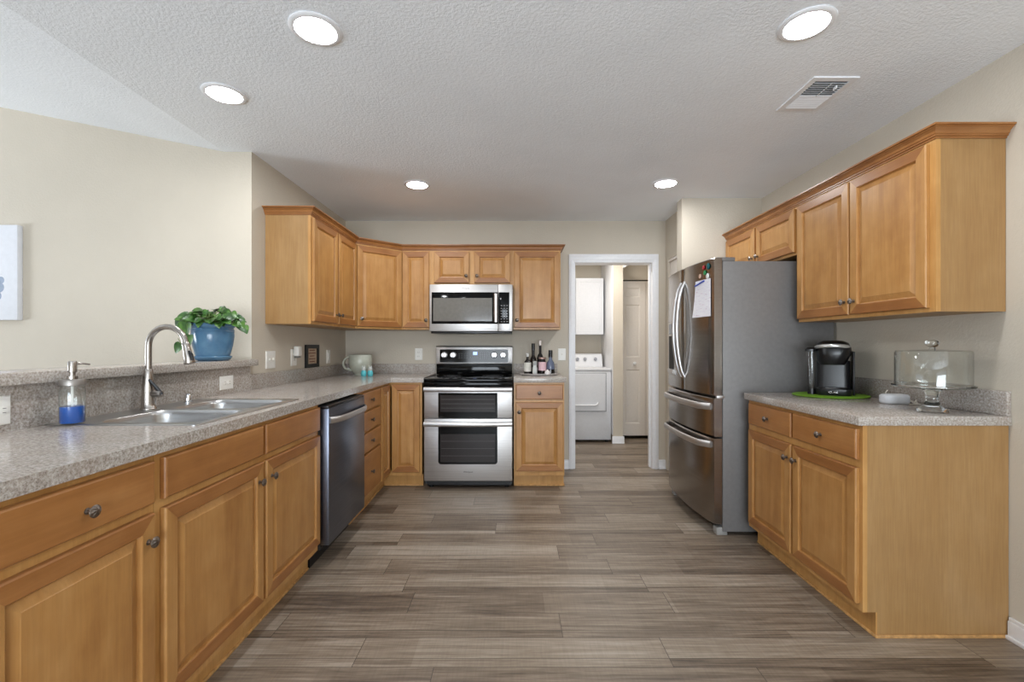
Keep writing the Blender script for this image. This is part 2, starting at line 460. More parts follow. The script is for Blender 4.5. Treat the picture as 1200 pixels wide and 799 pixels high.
# ------------------------------------------------------------------ panelled doors
def panel_loft(mb, x0, x1, z0, z1, prof, y=0, m=0, mrail=None, cap=True):
    """concentric rectangles in the XZ plane; prof = [(inset, depth)], front is -Y"""
    rg = []
    for ins, d in prof:
        rg.append([(x0 + ins, y - d, z0 + ins), (x1 - ins, y - d, z0 + ins), (x1 - ins, y - d, z1 - ins), (x0 + ins, y - d, z1 - ins)])
    for k in range(len(rg) - 1):
        for i in range(4):
            j = (i + 1) % 4
            mm = mrail if (mrail is not None and i in (0, 2) and k < FRAME_K) else m
            mb.add([rg[k][i], rg[k][j], rg[k + 1][j], rg[k + 1][i]], [(0, 1, 2, 3)], mm)
    if cap: mb.add(rg[-1], [(0, 1, 2, 3)], m)
    mb.add(rg[0], [(3, 2, 1, 0)], m)
FRAME_K = 5
DOOR_PROF = [(0, 0), (0, .014), (.0015, .017), (.004, .019), (.047, .019), (.050, .0165), (.052, .008), (.056, .007), (.079, .0155), (.0805, .0165)]

def knob_mesh():
    mb = MB()
    prof = [(.0085, 0), (.0085, .0015), (.005, .003), (.0045, .010), (.006, .0125), (.0125, .016), (.0155, .019), (.016, .021)]
    mb.lathe(prof, seg=24, axis='-y', cap=False)
    rg = []; seg = 48
    for k in range(10):
        t = k / 9; r = .016 * (1 - t * .93); ring = []
        for i in range(seg):
            a = 2 * PI * i / seg
            h = .021 + .0065 * math.sin(t * PI / 2) + .0011 * math.sin(6 * a + 5 * t) * math.sin(PI * min(1, t * 1.15))
            ring.append((r * math.cos(a), -h, r * math.sin(a)))
        rg.append(ring)
    mb.rings(rg, 0, False, True)
    return mb.mesh('knob', 'knob', ang=60)
KNOB = knob_mesh()
def knob(parent, x, z, y=-.019):
    return link('knob', KNOB, parent, (x, y - .0002, z))
def door(parent, x0, x1, z0, z1, kn=None, name='door'):
    mb = MB(); panel_loft(mb, x0, x1, z0, z1, DOOR_PROF, -.0006, 0, 1)
    o = obj(name, mb, ['wood', 'rail'], parent, smooth=False)
    if kn: knob(o, *kn)
    return o
def drawer(parent, x0, x1, z0, z1, kn=None, name='drawer_front'):
    mb = MB(); panel_loft(mb, x0, x1, z0, z1, [(0, 0), (0, .013), (.002, .0165), (.006, .019)], -.0006, 0)
    o = obj(name, mb, ['wood_h'], parent, smooth=False)
    if kn: knob(o, *kn)
    return o
def carcass(parent, W, D, z0, z1, cuts_x, cuts_z, hole, base=True, toe=.06, toe_end=False, ends=(1, 1), top=True, toe_x=(0, 0)):
    """hollow box with a 19 mm face frame; local x to the right, y back"""
    mb = MB(); t = .014
    for k, x in ((0, 0), (1, W - t)):
        mb.box(x, x + t, .019, D, z0, z1, 0)
        if base: mb.box(x + (.0 if k else 0), x + t, toe, D, .012, z0, 0)
    mb.box(t, W - t, D - .006, D, z0, z1, 0); mb.box(t, W - t, .019, D - .006, z0, z0 + t, 0)
    if top: mb.box(t, W - t, .019, D - .006, z1 - t, z1, 0)
    obj('carcass', mb, 'side', parent)
    fm = MB().cells(cuts_x, cuts_z, hole, 0, .019, 'xz')
    obj('face_frame', fm, 'frame', parent)
    if base:
        k = MB().box(toe_x[0], W + toe_x[1], toe - .006, toe, .012, z0, 0)
        k.box(toe_x[0], W + toe_x[1], toe - .012, toe, 0, .012, 1, bv=.003)
        if toe_end: k.box(W, W + .008, toe - .012, D, 0, .014, 1, bv=.003)
        obj('toe_kick', k, ['frame', 'bead'], parent)
def cab(label, loc, rz, name='base_cabinet', group=None):
    return thing(name, label, 'cabinet', loc, rz, group)

LT = .90       # top of the left / back base cabinets
# --- left run, faces +X. local x -> world +Y
FX = -1.065; LD = .585
def frame_fn(openings):
    return lambda u, v: not any(a < u < b and c < v < d for a, b, c, d in openings)
def cuts(ops, W, z0, z1):
    return sorted({0, W} | {round(v, 4) for o in ops for v in o[:2]}), sorted({z0, z1} | {round(v, 4) for o in ops for v in o[2:]})
def std(parent, W, D, z0, z1, ops, **kw):
    cx, cz = cuts(ops, W, z0, z1)
    carcass(parent, W, D, z0, z1, cx, cz, frame_fn(ops), **kw)

r = cab('maple base cabinet nearest the camera on the left, one drawer over one door', (FX, .872, 0), R(90))
std(r, .472, LD, .105, LT, [(.035, .437, .77, .87), (.035, .437, .165, .715)])
drawer(r, .015, .457, .757, .882, (.243, .812))
door(r, .015, .457, .145, .73, (.43, .655))
r = cab('wide maple sink base cabinet with two doors and two false drawer fronts', (FX, 1.346, 0), R(90))
std(r, 1.125, LD, .105, LT, [(.04, .545, .77, .87), (.597, 1.09, .77, .87), (.04, .545, .165, .715), (.597, 1.09, .165, .715)], top=False)
drawer(r, .022, .560, .757, .882, name='false_drawer_front'); drawer(r, .582, 1.115, .757, .882, name='false_drawer_front')
door(r, .022, .560, .145, .73, (.524, .655)); door(r, .582, 1.115, .145, .73, (.620, .655))
# drawer bank
r = cab('narrow maple base cabinet with a stack of four drawers beside the dishwasher', (FX, 3.082, 0), R(90))
std(r, .52, LD, .105, LT, [(.03, .49, .765, .87), (.03, .49, .615, .72), (.03, .49, .465, .57), (.03, .49, .165, .42)])
for z0, z1 in ((.755, .882), (.603, .74), (.452, .588), (.145, .437)):
    drawer(r, .014, .506, z0, z1, (.26, (z0 + z1) / 2), name='drawer')
# corner cabinet with a bifold door
XB = -.783
r = cab('maple corner base cabinet with a folding two-leaf door left of the range', (FX, 3.604, 0), 0)
YFa = 3.883
mb = MB(); z0, z1 = .105, LT
mb.box(-.585, -.02, 0, .014, z0, z1); mb.box(-.585, -.57, .014, YB - .003 - 3.604, z0, z1)
mb.box(-.57, XB - FX, YB - .01 - 3.604, YB - .003 - 3.604, z0, z1); mb.box(XB - FX - .014, XB - FX, .30, YB - .01 - 3.604, z0, z1)
mb.box(-.57, -.02, .014, YB - .01 - 3.604, z0, z0 + .014); mb.box(-.02, XB - FX - .014, .30, YB - .01 - 3.604, z0, z0 + .014)
obj('carcass', mb, 'side', r)
fy = YFa - 3.604
mb = MB().box(-.019, 0, 0, .012, z0, z1)
mb.box(-.019, 0, .012, fy, .86, z1); mb.box(-.019, 0, .012, fy, z0, .15)
mb.box(-.019, XB - FX, fy, fy + .019, .86, z1); mb.box(-.019, XB - FX, fy, fy + .019, z0, .15); mb.box(XB - FX - .02, XB - FX, fy, fy + .019, .15, .86)
obj('face_frame', mb, 'frame', r)
mb = MB().box(-.066, -.06, 0, fy + .066, .012, z0); mb.box(-.066, XB - FX, fy + .06, fy + .066, .012, z0)
mb.box(-.066, -.054, 0, fy + .054, 0, .012, 1, bv=.003); mb.box(-.066, XB - FX, fy + .054, fy + .066, 0, .012, 1, bv=.003)
obj('toe_kick', mb, ['frame', 'bead'], r)
mb = MB(); panel_loft(mb, .014, fy - .026, .135, .882, DOOR_PROF, -.0006, 0, 1)
mb.xf(Matrix.Rotation(R(90), 4, 'Z')); obj('door', mb, ['wood', 'rail'], r, smooth=False)
mb = MB(); panel_loft(mb, .026, XB - FX - .016, .135, .882, DOOR_PROF, -.0006, 0, 1)
mb.xf(Matrix.Translation((0, fy, 0))); obj('door', mb, ['wood', 'rail'], r, smooth=False)
# base cabinet right of the range
r = cab('single maple base cabinet between the range and the laundry doorway', (.002, YFa, 0), 0)
std(r, .430, YB - YFa - .003, .105, LT, [(.035, .40, .77, .87), (.035, .40, .165, .715)], toe_end=True)
drawer(r, .016, .418, .755, .882, (.215, .812), name='drawer'); door(r, .016, .418, .145, .73, (.045, .650))
# right run, faces -X. local x -> world -Y
RT = .884; RF = 1.455
r = cab('maple base cabinet under the coffee maker, two drawers over two doors', (RF, 2.812, 0), R(-90))
std(r, .916, XR - RF - .003, .105, RT, [(.04, .43, .75, .855), (.485, .875, .75, .855), (.04, .43, .15, .69), (.485, .875, .15, .69)], toe_end=True)
drawer(r, .026, .448, .738, .866, (.237, .800), name='drawer'); drawer(r, .466, .900, .738, .866, (.683, .800), name='drawer')
door(r, .026, .448, .134, .703, (.420, .630)); door(r, .466, .900, .134, .703, (.494, .630))

# --- wall cabinets
UB, UT = 1.36, 2.085
def upper(label, loc, rz, W, D, z0, z1, ops, ends=(1, 1)):
    r = cab(label, (loc[0], loc[1], z0), rz, 'wall_cabinet')
    H = z1 - z0
    cx, cz = cuts(ops, W, 0, H)
    carcass(r, W, D, 0, H, cx, cz, frame_fn(ops), base=False)
    return r
UX = -1.352
H = UT - UB
r = upper('left wall cabinet with two doors and bare end panel facing the room', (UX, 3.03), R(90), .848, UX - XL - .002, UB, UT, [(.04, .40, .05, H - .04), (.46, .81, .05, H - .04)])
door(r, .014, .418, .018, H - .012, (.393, .085)); door(r, .444, .834, .018, H - .012, (.470, .085))
# diagonal corner
ax, ay = UX, 3.88; bx, by = -1.03, 4.183
L = math.hypot(bx - ax, by - ay); th = math.atan2(by - ay, bx - ax)
r = cab('diagonal corner wall cabinet with a single angled door', (ax, ay, UB), th, 'wall_cabinet')
inv = Matrix.Rotation(-th, 4, 'Z') @ Matrix.Translation((-ax, -ay, 0))
poly = [(ax, ay), (bx, by), (bx, YB - .002), (XL + .002, YB - .002), (XL + .002, ay)]
pl = [(inv @ Vector((x, y, 0)))[:2] for x, y in poly]
n = Vector((0, .019)); pin = [(p[0], p[1] + (.0195 if i < 2 else 0)) for i, p in enumerate(pl)]
mb = MB().prism(pin, 0, .014); mb.prism(pin, H - .014, H)
q = [(inv @ Vector((x, y, 0)))[:2] for x, y in ((XL + .002, YB - .002), (XL + .002, ay), (XL + .010, ay), (XL + .010, YB - .010), (bx, YB - .010), (bx, YB - .002))]
mb.prism(q, .0, H)
obj('carcass', mb, 'side', r)
ops = [(.035, L - .035, .05, H - .04)]; cx, cz = cuts(ops, L, 0, H)
obj('face_frame', MB().cells(cx, cz, frame_fn(ops), 0, .019, 'xz'), 'frame', r)
door(r, .010, L - .010, .018, H - .012, (.045, .085))
UY = 4.183; UD = YB - UY - .002
r = upper('narrow single-door wall cabinet left of the microwave', (-1.029, UY), 0, .268, UD, UB, UT, [(.03, .24, .05, H - .04)])
door(r, .010, .254, .018, H - .012, (.228, .085))
r = upper('short two-door wall cabinet directly above the microwave', (-.76, UY), 0, .754, UD, 1.765, UT, [(.05, .34, .03, .29), (.41, .70, .03, .29)])
door(r, .030, .352, .022, .308, (.325, .085)); door(r, .398, .728, .022, .308, (.424, .085))
r = upper('tall single-door wall cabinet right of the microwave', (-.005, UY), 0, .435, UD, UB, UT, [(.035, .40, .05, H - .04)])
door(r, .010, .426, .018, H - .012, (.034, .085))
# right wall
RX = 1.772; RD = XR - RX - .002
r = upper('tall two-door wall cabinet above the coffee maker counter', (RX, 2.826), R(-90), .918, RD, UB, UT, [(.04, .42, .05, H - .04), (.48, .87, .05, H - .04)])
door(r, .008, .440, .018, H - .012, (.413, .085)); door(r, .452, .890, .018, H - .012, (.480, .085))
r = upper('short two-door wall cabinet above the refrigerator', (RX, 3.783), R(-90), .956, RD, 1.785, UT, [(.04, .44, .03, .27), (.52, .90, .03, .27)])
door(r, .020, .462, .016, .288, (.435, .07)); door(r, .488, .930, .016, .288, (.515, .07))

# crown mouldings (profile swept along the cabinet fronts)
CROWN = [(-.004, .0), (.005, .0), (.005, .007), (.011, .009), (.011, .015), (.015, .017), (.018, .027), (.029, .037), (.033, .0375), (.033, .0415), (.041, .0425), (.041, .050), (-.004, .050)]
def crown(label, path, z):
    P = [Vector(p) for p in path]; rg = []
    for i, p in enumerate(P):
        d0 = (P[i] - P[i - 1]).normalized() if i else (P[1] - P[0]).normalized()
        d1 = (P[i + 1] - P[i]).normalized() if i < len(P) - 1 else d0
        n0 = Vector((d0.y, -d0.x)); n1 = Vector((d1.y, -d1.x)); nn = (n0 + n1).normalized(); nn /= max(.3, nn.dot(n0))
        rg.append([(p.x + nn.x * o, p.y + nn.y * o, z + h) for o, h in CROWN])
    mb = MB().rings(rg)
    return tag(obj('crown_molding', mb, 'rail', off=(path[0][0], path[0][1], z), loc=(path[0][0], path[0][1], z), smooth=False), label, 'molding')
crown('stepped maple crown molding along the left and back wall cabinets', [(XL + .001, 3.03), (UX, 3.03), (UX, ay), (bx, by), (.43, UY), (.43, YB - .001)], UT + .0003)
crown('stepped maple crown molding along the right-hand wall cabinets', [(RX, 3.783), (RX, 1.908), (XR - .001, 1.908)], UT + .0003)

# ------------------------------------------------------------------ countertops
LZ = .94; SX0, SX1, SY0, SY1 = -1.605, -1.115, 1.59, 2.31
r = thing('countertop', 'L-shaped speckled grey laminate countertop with the sink and low backsplash', 'countertop', (XL, .85, LT))
off = r.location
mb = MB().cells([XL + .001, SX0, SX1, -1.043, -.765], [.85, SY0, SY1, 3.86, YB - .001],
                lambda u, v: not ((SX0 < u < SX1 and SY0 < v < SY1) or (u > -1.043 and v < 3.86)), LT + .0005, LZ, 'xy')
obj('slab', mb, 'lam', r, off, smooth=False)
mb = MB().box(XL + .001, XL + .019, .85, 2.83, LZ, 1.0895)
mb.box(XL + .001, XL + .019, 2.83, YB - .001, LZ, 1.035); mb.box(XL + .019, -.77, YB - .019, YB - .001, LZ, 1.035)
obj('backsplash', mb, 'lam', r, off, smooth=False)
r = thing('countertop', 'short grey laminate countertop between range and doorway holding the bottle tray', 'countertop', (.0, 3.86, LT))
off = r.location
obj('slab', MB().box(0, .448, 3.86, YB - .001, LT + .0005, LZ, bv=.002), 'lam', r, off)
obj('backsplash', MB().box(.0, .43, YB - .019, YB - .001, LZ, 1.035, bv=.002), 'lam', r, off)
RZ = .923
r = thing('countertop', 'brownish grey laminate countertop on the right holding the coffee maker', 'countertop', (1.43, 1.885, RT))
off = r.location
obj('slab', MB().box(1.43, XR - .001, 1.885, 2.825, RT + .0005, RZ, bv=.002), 'lam', r, off)
obj('backsplash', MB().box(XR - .02, XR - .001, 1.887, 2.825, RZ, 1.026, bv=.002), 'lam', r, off)
tag(obj('bar_ledge', MB().box(-1.83, -1.60, .7, 2.855, 1.0903, 1.13, bv=.003), 'lam', off=(-1.7, .7, 1.09), loc=(-1.7, .7, 1.09)),
    'raised grey laminate bar ledge on the half wall behind the sink', 'ledge')

# ------------------------------------------------------------------ sink, faucet
r = thing('kitchen_sink', 'stainless steel double bowl drop-in sink in the left countertop', 'sink', (-1.36, 1.95, LZ)); off = r.location
KX0, KX1, KY0, KY1 = -1.628, -1.095, 1.57, 2.33
B = [(-1.50, -1.125, 1.61, 1.93), (-1.50, -1.125, 1.965, 2.285)]
z = LZ + .0048
mb = MB().cells([KX0 + .004, B[0][0], B[0][1], KX1 - .004], [KY0 + .004, B[0][2], B[0][3], B[1][2], B[1][3], KY1 - .004],
                lambda u, v: not (B[0][0] < u < B[0][1] and (B[0][2] < v < B[0][3] or B[1][2] < v < B[1][3])), LZ + .0006, z, 'xy')
rim = rrect(KX0, KX1, KY0, KY1, .02)
def sq(pts, x0, x1, y0, y1):
    out = []
    for k, p in enumerate(pts):
        q = k // 6; out.append(((x1 if q in (0, 3) else x0), (y1 if q in (0, 1) else y0)))
    return out
mb.rings([[(x, y, LZ + .0004) for x, y in rim], [(x, y, LZ + .003) for x, y in rim], [(x, y, z) for x, y in sq(rim, KX0 + .004, KX1 - .004, KY0 + .004, KY1 - .004)]], 0, False, False)
obj('rim', mb, 'sink', r, off)
for x0, x1, y0, y1 in B:
    mb = MB(); rg = []
    base = rrect(x0, x1, y0, y1, .055)
    rg.append([(x, y, z) for x, y in sq(base, x0, x1, y0, y1)])
    for ins, dz, rr in ((.003, .0, .055), (.007, -.004, .055), (.010, -.02, .055), (.016, -.15, .055), (.024, -.168, .05), (.045, -.178, .045), (.12, -.182, .03)):
        rg.append([(x, y, z + dz) for x, y in rrect(x0 + ins, x1 - ins, y0 + ins, y1 - ins, rr)])
    mb.rings(rg, 0, False, True)
    rg2 = []
    for ins, dz, rr in ((.004, -.006, .055), (.010, -.15, .055), (.022, -.176, .05), (.12, -.19, .03)):
        rg2.append([(x, y, z + dz) for x, y in rrect(x0 + ins, x1 - ins, y0 + ins, y1 - ins, rr)])
    mb.rings(rg2, 0, False, True)
    b = obj('bowl', mb, 'sink', r, off, ang=50)
    mb = MB().lathe([(.04, 0), (.042, .003), (.034, .004), (.030, .001), (.006, .001), (.005, .006)], ((x0 + x1) / 2, (y0 + y1) / 2, z - .1815), 28)
    obj('drain', mb, 'chrome', b, off)
r = thing('faucet', 'tall brushed nickel gooseneck pull-down faucet behind the sink', 'faucet', (-1.562, 1.945, z + .0005)); off = r.location
fx, fy2, fz = off
mb = MB().lathe([(.030, 0), (.030, .004), (.0265, .008), (.0255, .03), (.0225, .10), (.0175, .15), (.0145, .168), (.0125, .172)], tuple(off), 32)
obj('body', mb, 'nickel', r, off, ang=50)
path = [(fx, fy2, fz + .165), (fx, fy2, 1.21)]
for k in range(1, 15):
    a = PI - k * PI * .955 / 14
    path.append((fx + .083 + .083 * math.cos(a), fy2 - .01 * k / 14, 1.214 + .083 * math.sin(a)))
obj('spout', MB().tube(path, .0122, 20), 'nickel', r, off, ang=60)
e = Vector(path[-1]); d = (Vector(path[-1]) - Vector(path[-2])).normalized()
hp = [e - d * .003, e + d * .004, e + d * .012, e + d * .045, e + d * .085, e + d * .088]
h = obj('spray_head', MB().tube(hp, [.0125, .0155, .0145, .017, .0215, .0205], 24), 'nickel', r, off, ang=50)
p0 = e + d * .035; sd = Vector((.8, -.35, .15)).normalized()
obj('spray_button', MB().tube([p0 + sd * .014, p0 + d * .018 + sd * .019, p0 + d * .042 + sd * .021], [.006, .009, .006], 12), 'black', h, off)
mb = MB().tube([(fx + .012, fy2, fz + .066), (fx + .050, fy2 - .004, fz + .066), (fx + .060, fy2 - .005, fz + .066)], [.0155, .0155, .012], 20)
hd = obj('handle_hub', mb, 'nickel', r, off, ang=50)
obj('lever', MB().tube([(fx + .060, fy2 - .006, fz + .062), (fx + .044, fy2 - .008, fz + .088), (fx + .018, fy2 - .020, fz + .128)], [.009, .008, .005], 12, flat=.7), 'black_satin', hd, off)
tag(obj('air_gap_cap', MB().lathe([(.020, 0), (.020, .006), (.015, .009), (.0145, .034), (.011, .042), (.004, .045)], (0, 0, 0), 24), 'chrome', loc=(-1.553, 2.17, z + .0003)),
    'small chrome cap standing on the sink deck right of the faucet', 'sink cap')

# soap dispenser
t = NT('blue_liquid_soap'); t.set(Base_Color=lin((0, 88, 186)), Roughness=.2); M['soap'] = t.m
r = thing('soap_dispenser', 'clear glass soap dispenser half full of blue liquid with steel pump', 'soap dispenser', (-1.535, 1.628, z + .0006) if False else (-1.545, 1.592, z + .0006)); off = r.location
c = tuple(off)
mb = MB().lathe([(.043, 0), (.046, .006), (.046, .118), (.041, .130), (.041, .134), (.039, .134), (.0395, .129), (.044, .117), (.044, .006), (.041, .003)], c, 40, sx=.76, sy=.76, cap=False)
mb.lathe([(.043, 0), (.001, 0)], c, 40, sx=.76, sy=.76, cap=False); mb.lathe([(.041, .003), (.001, .003)], c, 40, sx=.76, sy=.76, cap=False)
j = obj('jar', mb, 'glass', r, off, ang=50)
mb = MB()
mb.lathe([(.0425, .0035), (.0437, .006), (.0437, .060), (.001, .061)], c, 40, sx=.76, sy=.76, cap=False); mb.lathe([(.0425, .0035), (.001, .0035)], c, 40, sx=.76, sy=.76, cap=False)
obj('soap', mb, 'soap', j, off, ang=50)
obj('lid', MB().lathe([(.045, .132), (.0475, .134), (.0475, .150), (.045, .154), (.012, .155)], c, 40, sx=.76, sy=.76), 'satin', r, off)
mb = MB().lathe([(.018, .155), (.018, .166), (.011, .168), (.011, .178), (.016, .180), (.016, .214), (.014, .218)], c, 28, sx=.8, sy=.8)
mb.tube([(c[0] + .006, c[1] + .006, c[2] + .208), (c[0] + .014, c[1] + .026, c[2] + .208), (c[0] + .02, c[1] + .044, c[2] + .204)], [.0045, .004, .0035], 12)
obj('pump', mb, 'nickel', r, off, ang=50)
mb = MB().tube([(c[0], c[1], c[2] + .135), (c[0], c[1], c[2] + .06)], .004, 10)
obj('dip_tube', mb, 'white', r, off)

# ------------------------------------------------------------------ dishwasher
DY0, DY1 = 2.476, 3.078
r = thing('dishwasher', 'black stainless dishwasher with curved bar handle under the left countertop', 'dishwasher', (-1.03, DY0, 0)); off = r.location
obj('tub', MB().box(-1.64, -1.055, DY0 + .004, DY1 - .004, .10, .886), 'dark', r, off)
d = obj('door', MB().box(-1.0545, -1.008, DY0 + .003, DY1 - .003, .125, .872, bv=.004), 'bsteel2', r, off)
obj('top_edge', MB().box(-1.0545, -1.010, DY0 + .004, DY1 - .004, .8725, .886, bv=.003), 'black', r, off)
hp = []
for k in range(17):
    u = k / 16; hp.append((-1.006 + .042 * (1 - (2 * u - 1) ** 4) ** .7 * 1.0 if 0 < u < 1 else -1.006, DY0 + .018 + u * (DY1 - DY0 - .036), .805))
obj('handle', MB().tube(hp, .017, 12, flat=.45, up=(0, 0, 1)), 'steel', d, off, ang=50)
obj('kick_plate', MB().box(-1.125, -1.115, DY0 + .01, DY1 - .01, .0, .10), 'black', r, off)

# ------------------------------------------------------------------ range
GX0, GX1 = -.758, -.010; gc = (GX0 + GX1) / 2; GY = 3.835
r = thing('range', 'stainless double oven electric range with black glass cooktop', 'range', (gc, GY, 0)); off = r.location
obj('body', MB().box(GX0 + .004, GX1 - .004, GY + .045, YB - .03, .035, .905), 'black_satin', r, off)
mb = MB().box(GX0, GX1, GY + .002, YB - .09, .905, .933, bv=.006)
ct = obj('cooktop', mb, 'glass_black', r, off)
for bx_, by_, br in ((gc - .19, GY + .17, .105), (gc + .19, GY + .17, .09), (gc - .19, GY + .43, .08), (gc + .19, GY + .43, .10)):
    mb = MB()
    for q in (1, .62):
        mb.lathe([(br * q, 0), (br * q, .0004), (br * q - .003, .0004), (br * q - .003, 0)], (bx_, by_, .9332), 40, cap=False)
    obj('burner_ring', mb, 'print', ct, off)
obj('front_trim', MB().box(GX0, GX1, GY - .002, GY + .04, .868, .9045, bv=.004), 'glass_black', r, off)
# backguard
BY = 4.41
obj('rear_riser', MB().box(GX0 + .01, GX1 - .004, BY - .012, YB - .03, .9335, 1.036, bv=.004), 'glass_black', r, off)
bg = obj('backguard', MB().box(GX0 + .006, GX1, BY - .004, YB - .03, 1.0365, 1.20, bv=.006), 'steel', r, off)
obj('top_cap', MB().box(GX0 + .006, GX1, BY - .004, YB - .03, 1.2003, 1.2085, bv=.002), 'black', bg, off)
cp = obj('control_panel', MB().prism(rrect(GX0 + .043, GX1 - .043, 1.050, 1.176, .01), 0, .003).xf(Matrix(((1, 0, 0, 0), (0, 0, -1, BY - .0042), (0, 1, 0, 0), (0, 0, 0, 1)))), 'glass_black', bg, off)
yp = BY - .0075
for kx in (.086, .172, .570, .655):
    k = MB().lathe([(.031, 0), (.031, .004), (.027, .006), (.026, .022), (.023, .025)], (GX0 + kx, yp, 1.122), 32, axis='-y')
    k.box(GX0 + kx - .006, GX0 + kx + .006, yp - .036, yp - .024, 1.098, 1.146, bv=.003)
    obj('control_knob', k, 'steel_v', cp, off)
obj('display', MB().box(GX0 + .365, GX0 + .405, yp - .0005, yp, 1.122, 1.152), 'display', cp, off)
mb = MB()
for i in range(4):
    for q in range(3): mb.box(GX0 + .225 + i * .025, GX0 + .239 + i * .025, yp - .0004, yp, 1.093 + q * .018, 1.097 + q * .018)
obj('touch_keys', mb, 'print', cp, off); mb = MB()
for i in range(5):
    for q in range(4): mb.box(GX0 + .43 + i * .021, GX0 + .438 + i * .021, yp - .0004, yp, 1.085 + q * .018, 1.0885 + q * .018)
for i in range(5): mb.box(GX0 + .335 + i * .018, GX0 + .345 + i * .018, yp - .0004, yp, 1.098, 1.102)
obj('touch_keys', mb, plain('grey_print', (150, 150, 152), .5), cp, off)
def oven_door(z0, z1, wz0, wz1, gz0, gz1, hz, rounded):
    d = obj('oven_door', MB().box(GX0 + .002, GX1 - .002, GY, GY + .044, z0, z1, bv=.005), 'steel', r, off)
    wx0, wx1 = GX0 + .122, GX1 - .127
    T = Matrix(((1, 0, 0, 0), (0, 0, -1, GY - .0003), (0, 1, 0, 0), (0, 0, 0, 1)))
    wd = obj('oven_window', MB().prism(rrect(wx0, wx1, wz0, wz1, rounded), 0, .004).xf(T), 'glass_black', d, off)
    obj('inner_glass', MB().prism(rrect(wx0 + .018, wx1 - .018, gz0, gz1, .004), .004, .0046).xf(T), 'oven_glass', wd, off)
    mb = MB()
    for k in range(3):
        zq = gz0 + (gz1 - gz0) * (.22 + .26 * k); mb.box(wx0 + .025, wx1 - .025, GY - .0053, GY - .0049, zq, zq + .003)
    obj('rack_lines', mb, plain('rack_wire_grey', (72, 69, 69), .4), wd, off)
    hb = MB(); pts = [(GX0 + .004 + u * (GX1 - GX0 - .008), GY - .03 - .022 * math.sin(PI * u), hz) for u in [k / 20 for k in range(21)]]
    hb.tube(pts, .0195, 14, flat=.55, up=(0, 0, 1))
    for x in (GX0 + .018, GX1 - .018): hb.box(x - .012, x + .012, GY - .032, GY - .0005, hz - .014, hz + .014, bv=.004)
    obj('handle', hb, 'steel', d, off, ang=50)
    return d
oven_door(.602, .862, .595 + .01, .815, .655, .795, .846, .006)
dl = oven_door(.072, .597, .214, .566, .232, .468, .556, .024)
link('brand_mark', text_mesh('brand_mark', 'Whirlpool', .019, 'black_satin'), dl, (gc - off[0], GY - .0012 - off[1], .148), (R(90), 0, 0))
mb = MB().box(GX0 + .02, GX1 - .01, GY + .05, GY + .07, .022, .0715)
obj('kick_panel', mb, 'black', r, off)
for x in (GX0 + .05, GX1 - .05):
    for y in (GY + .09, YB - .12): obj('foot', MB().lathe([(.02, 0), (.02, .008), (.012, .01), (.012, .036)], (x, y, 0), 16), 'black', r, off)

# ------------------------------------------------------------------ microwave
MX0, MX1, MY, MZ0, MZ1 = -.757, -.011, 4.085, 1.335, 1.762
r = thing('microwave', 'stainless over-the-range microwave with black glass door', 'microwave', ((MX0 + MX1) / 2, MY, MZ0)); off = r.location
obj('body', MB().box(MX0 + .003, MX1 - .003, MY + .03, YB - .002, MZ0 + .006, MZ1, bv=.003), 'black_satin', r, off)
obj('bottom_vent', MB().box(MX0 + .012, MX1 - .005, MY + .008, YB - .05, MZ0 - .012, MZ0 + .0055, bv=.004), 'black', r, off)
split = MX1 - .128
d = obj('door', MB().box(MX0, split - .001, MY, MY + .0295, MZ0 + .007, MZ1, bv=.004), 'steel', r, off)
cpn = obj('control_panel', MB().box(split + .001, MX1, MY, MY + .0295, MZ0 + .007, MZ1, bv=.004), 'steel', r, off)
wdw = obj('door_glass', MB().box(MX0 + .02, split - .002, MY - .003, MY - .0003, MZ0 + .073, MZ1 - .07, bv=.001), 'glass_black', d, off)
obj('screen_glass', MB().box(MX0 + .034, split - .055, MY - .0036, MY - .0031, MZ0 + .098, MZ1 - .122), plain('screen_grey_reflection', (112, 109, 104), .08), wdw, off)  # screen grey raised to carry the glass's pale reflection in its colour
mb = MB().tube([(split - .021, MY - .03, MZ0 + .088), (split - .021, MY - .035, MZ0 + .2), (split - .021, MY - .03, MZ1 - .085)], .0165, 14, flat=.5, up=(1, 0, 0))
for zq in (MZ0 + .105, MZ1 - .1): mb.box(split - .031, split - .011, MY - .03, MY - .0032, zq - .01, zq + .01, bv=.003)
obj('handle', mb, 'steel_v', d, off, ang=50)
kp = obj('keypad', MB().box(split + .004, MX1 - .028, MY - .003, MY - .0003, MZ0 + .073, MZ1 - .07, bv=.001), 'glass_black', cpn, off)
mb = MB()
for i in range(3):
    for q in range(7): mb.box(split + .022 + i * .026, split + .034 + i * .026, MY - .0036, MY - .0031, MZ0 + .09 + q * .024, MZ0 + .096 + q * .024)
obj('button_marks', mb, M['grey_print'] if 'grey_print' in M else bpy.data.materials['grey_print'], kp, off)
link('brand_mark', text_mesh('brand_mark', 'Whirlpool', .016, 'black_satin'), d, (-.05, -.0008, MZ1 - .035 - off[2]), (R(90), 0, 0))

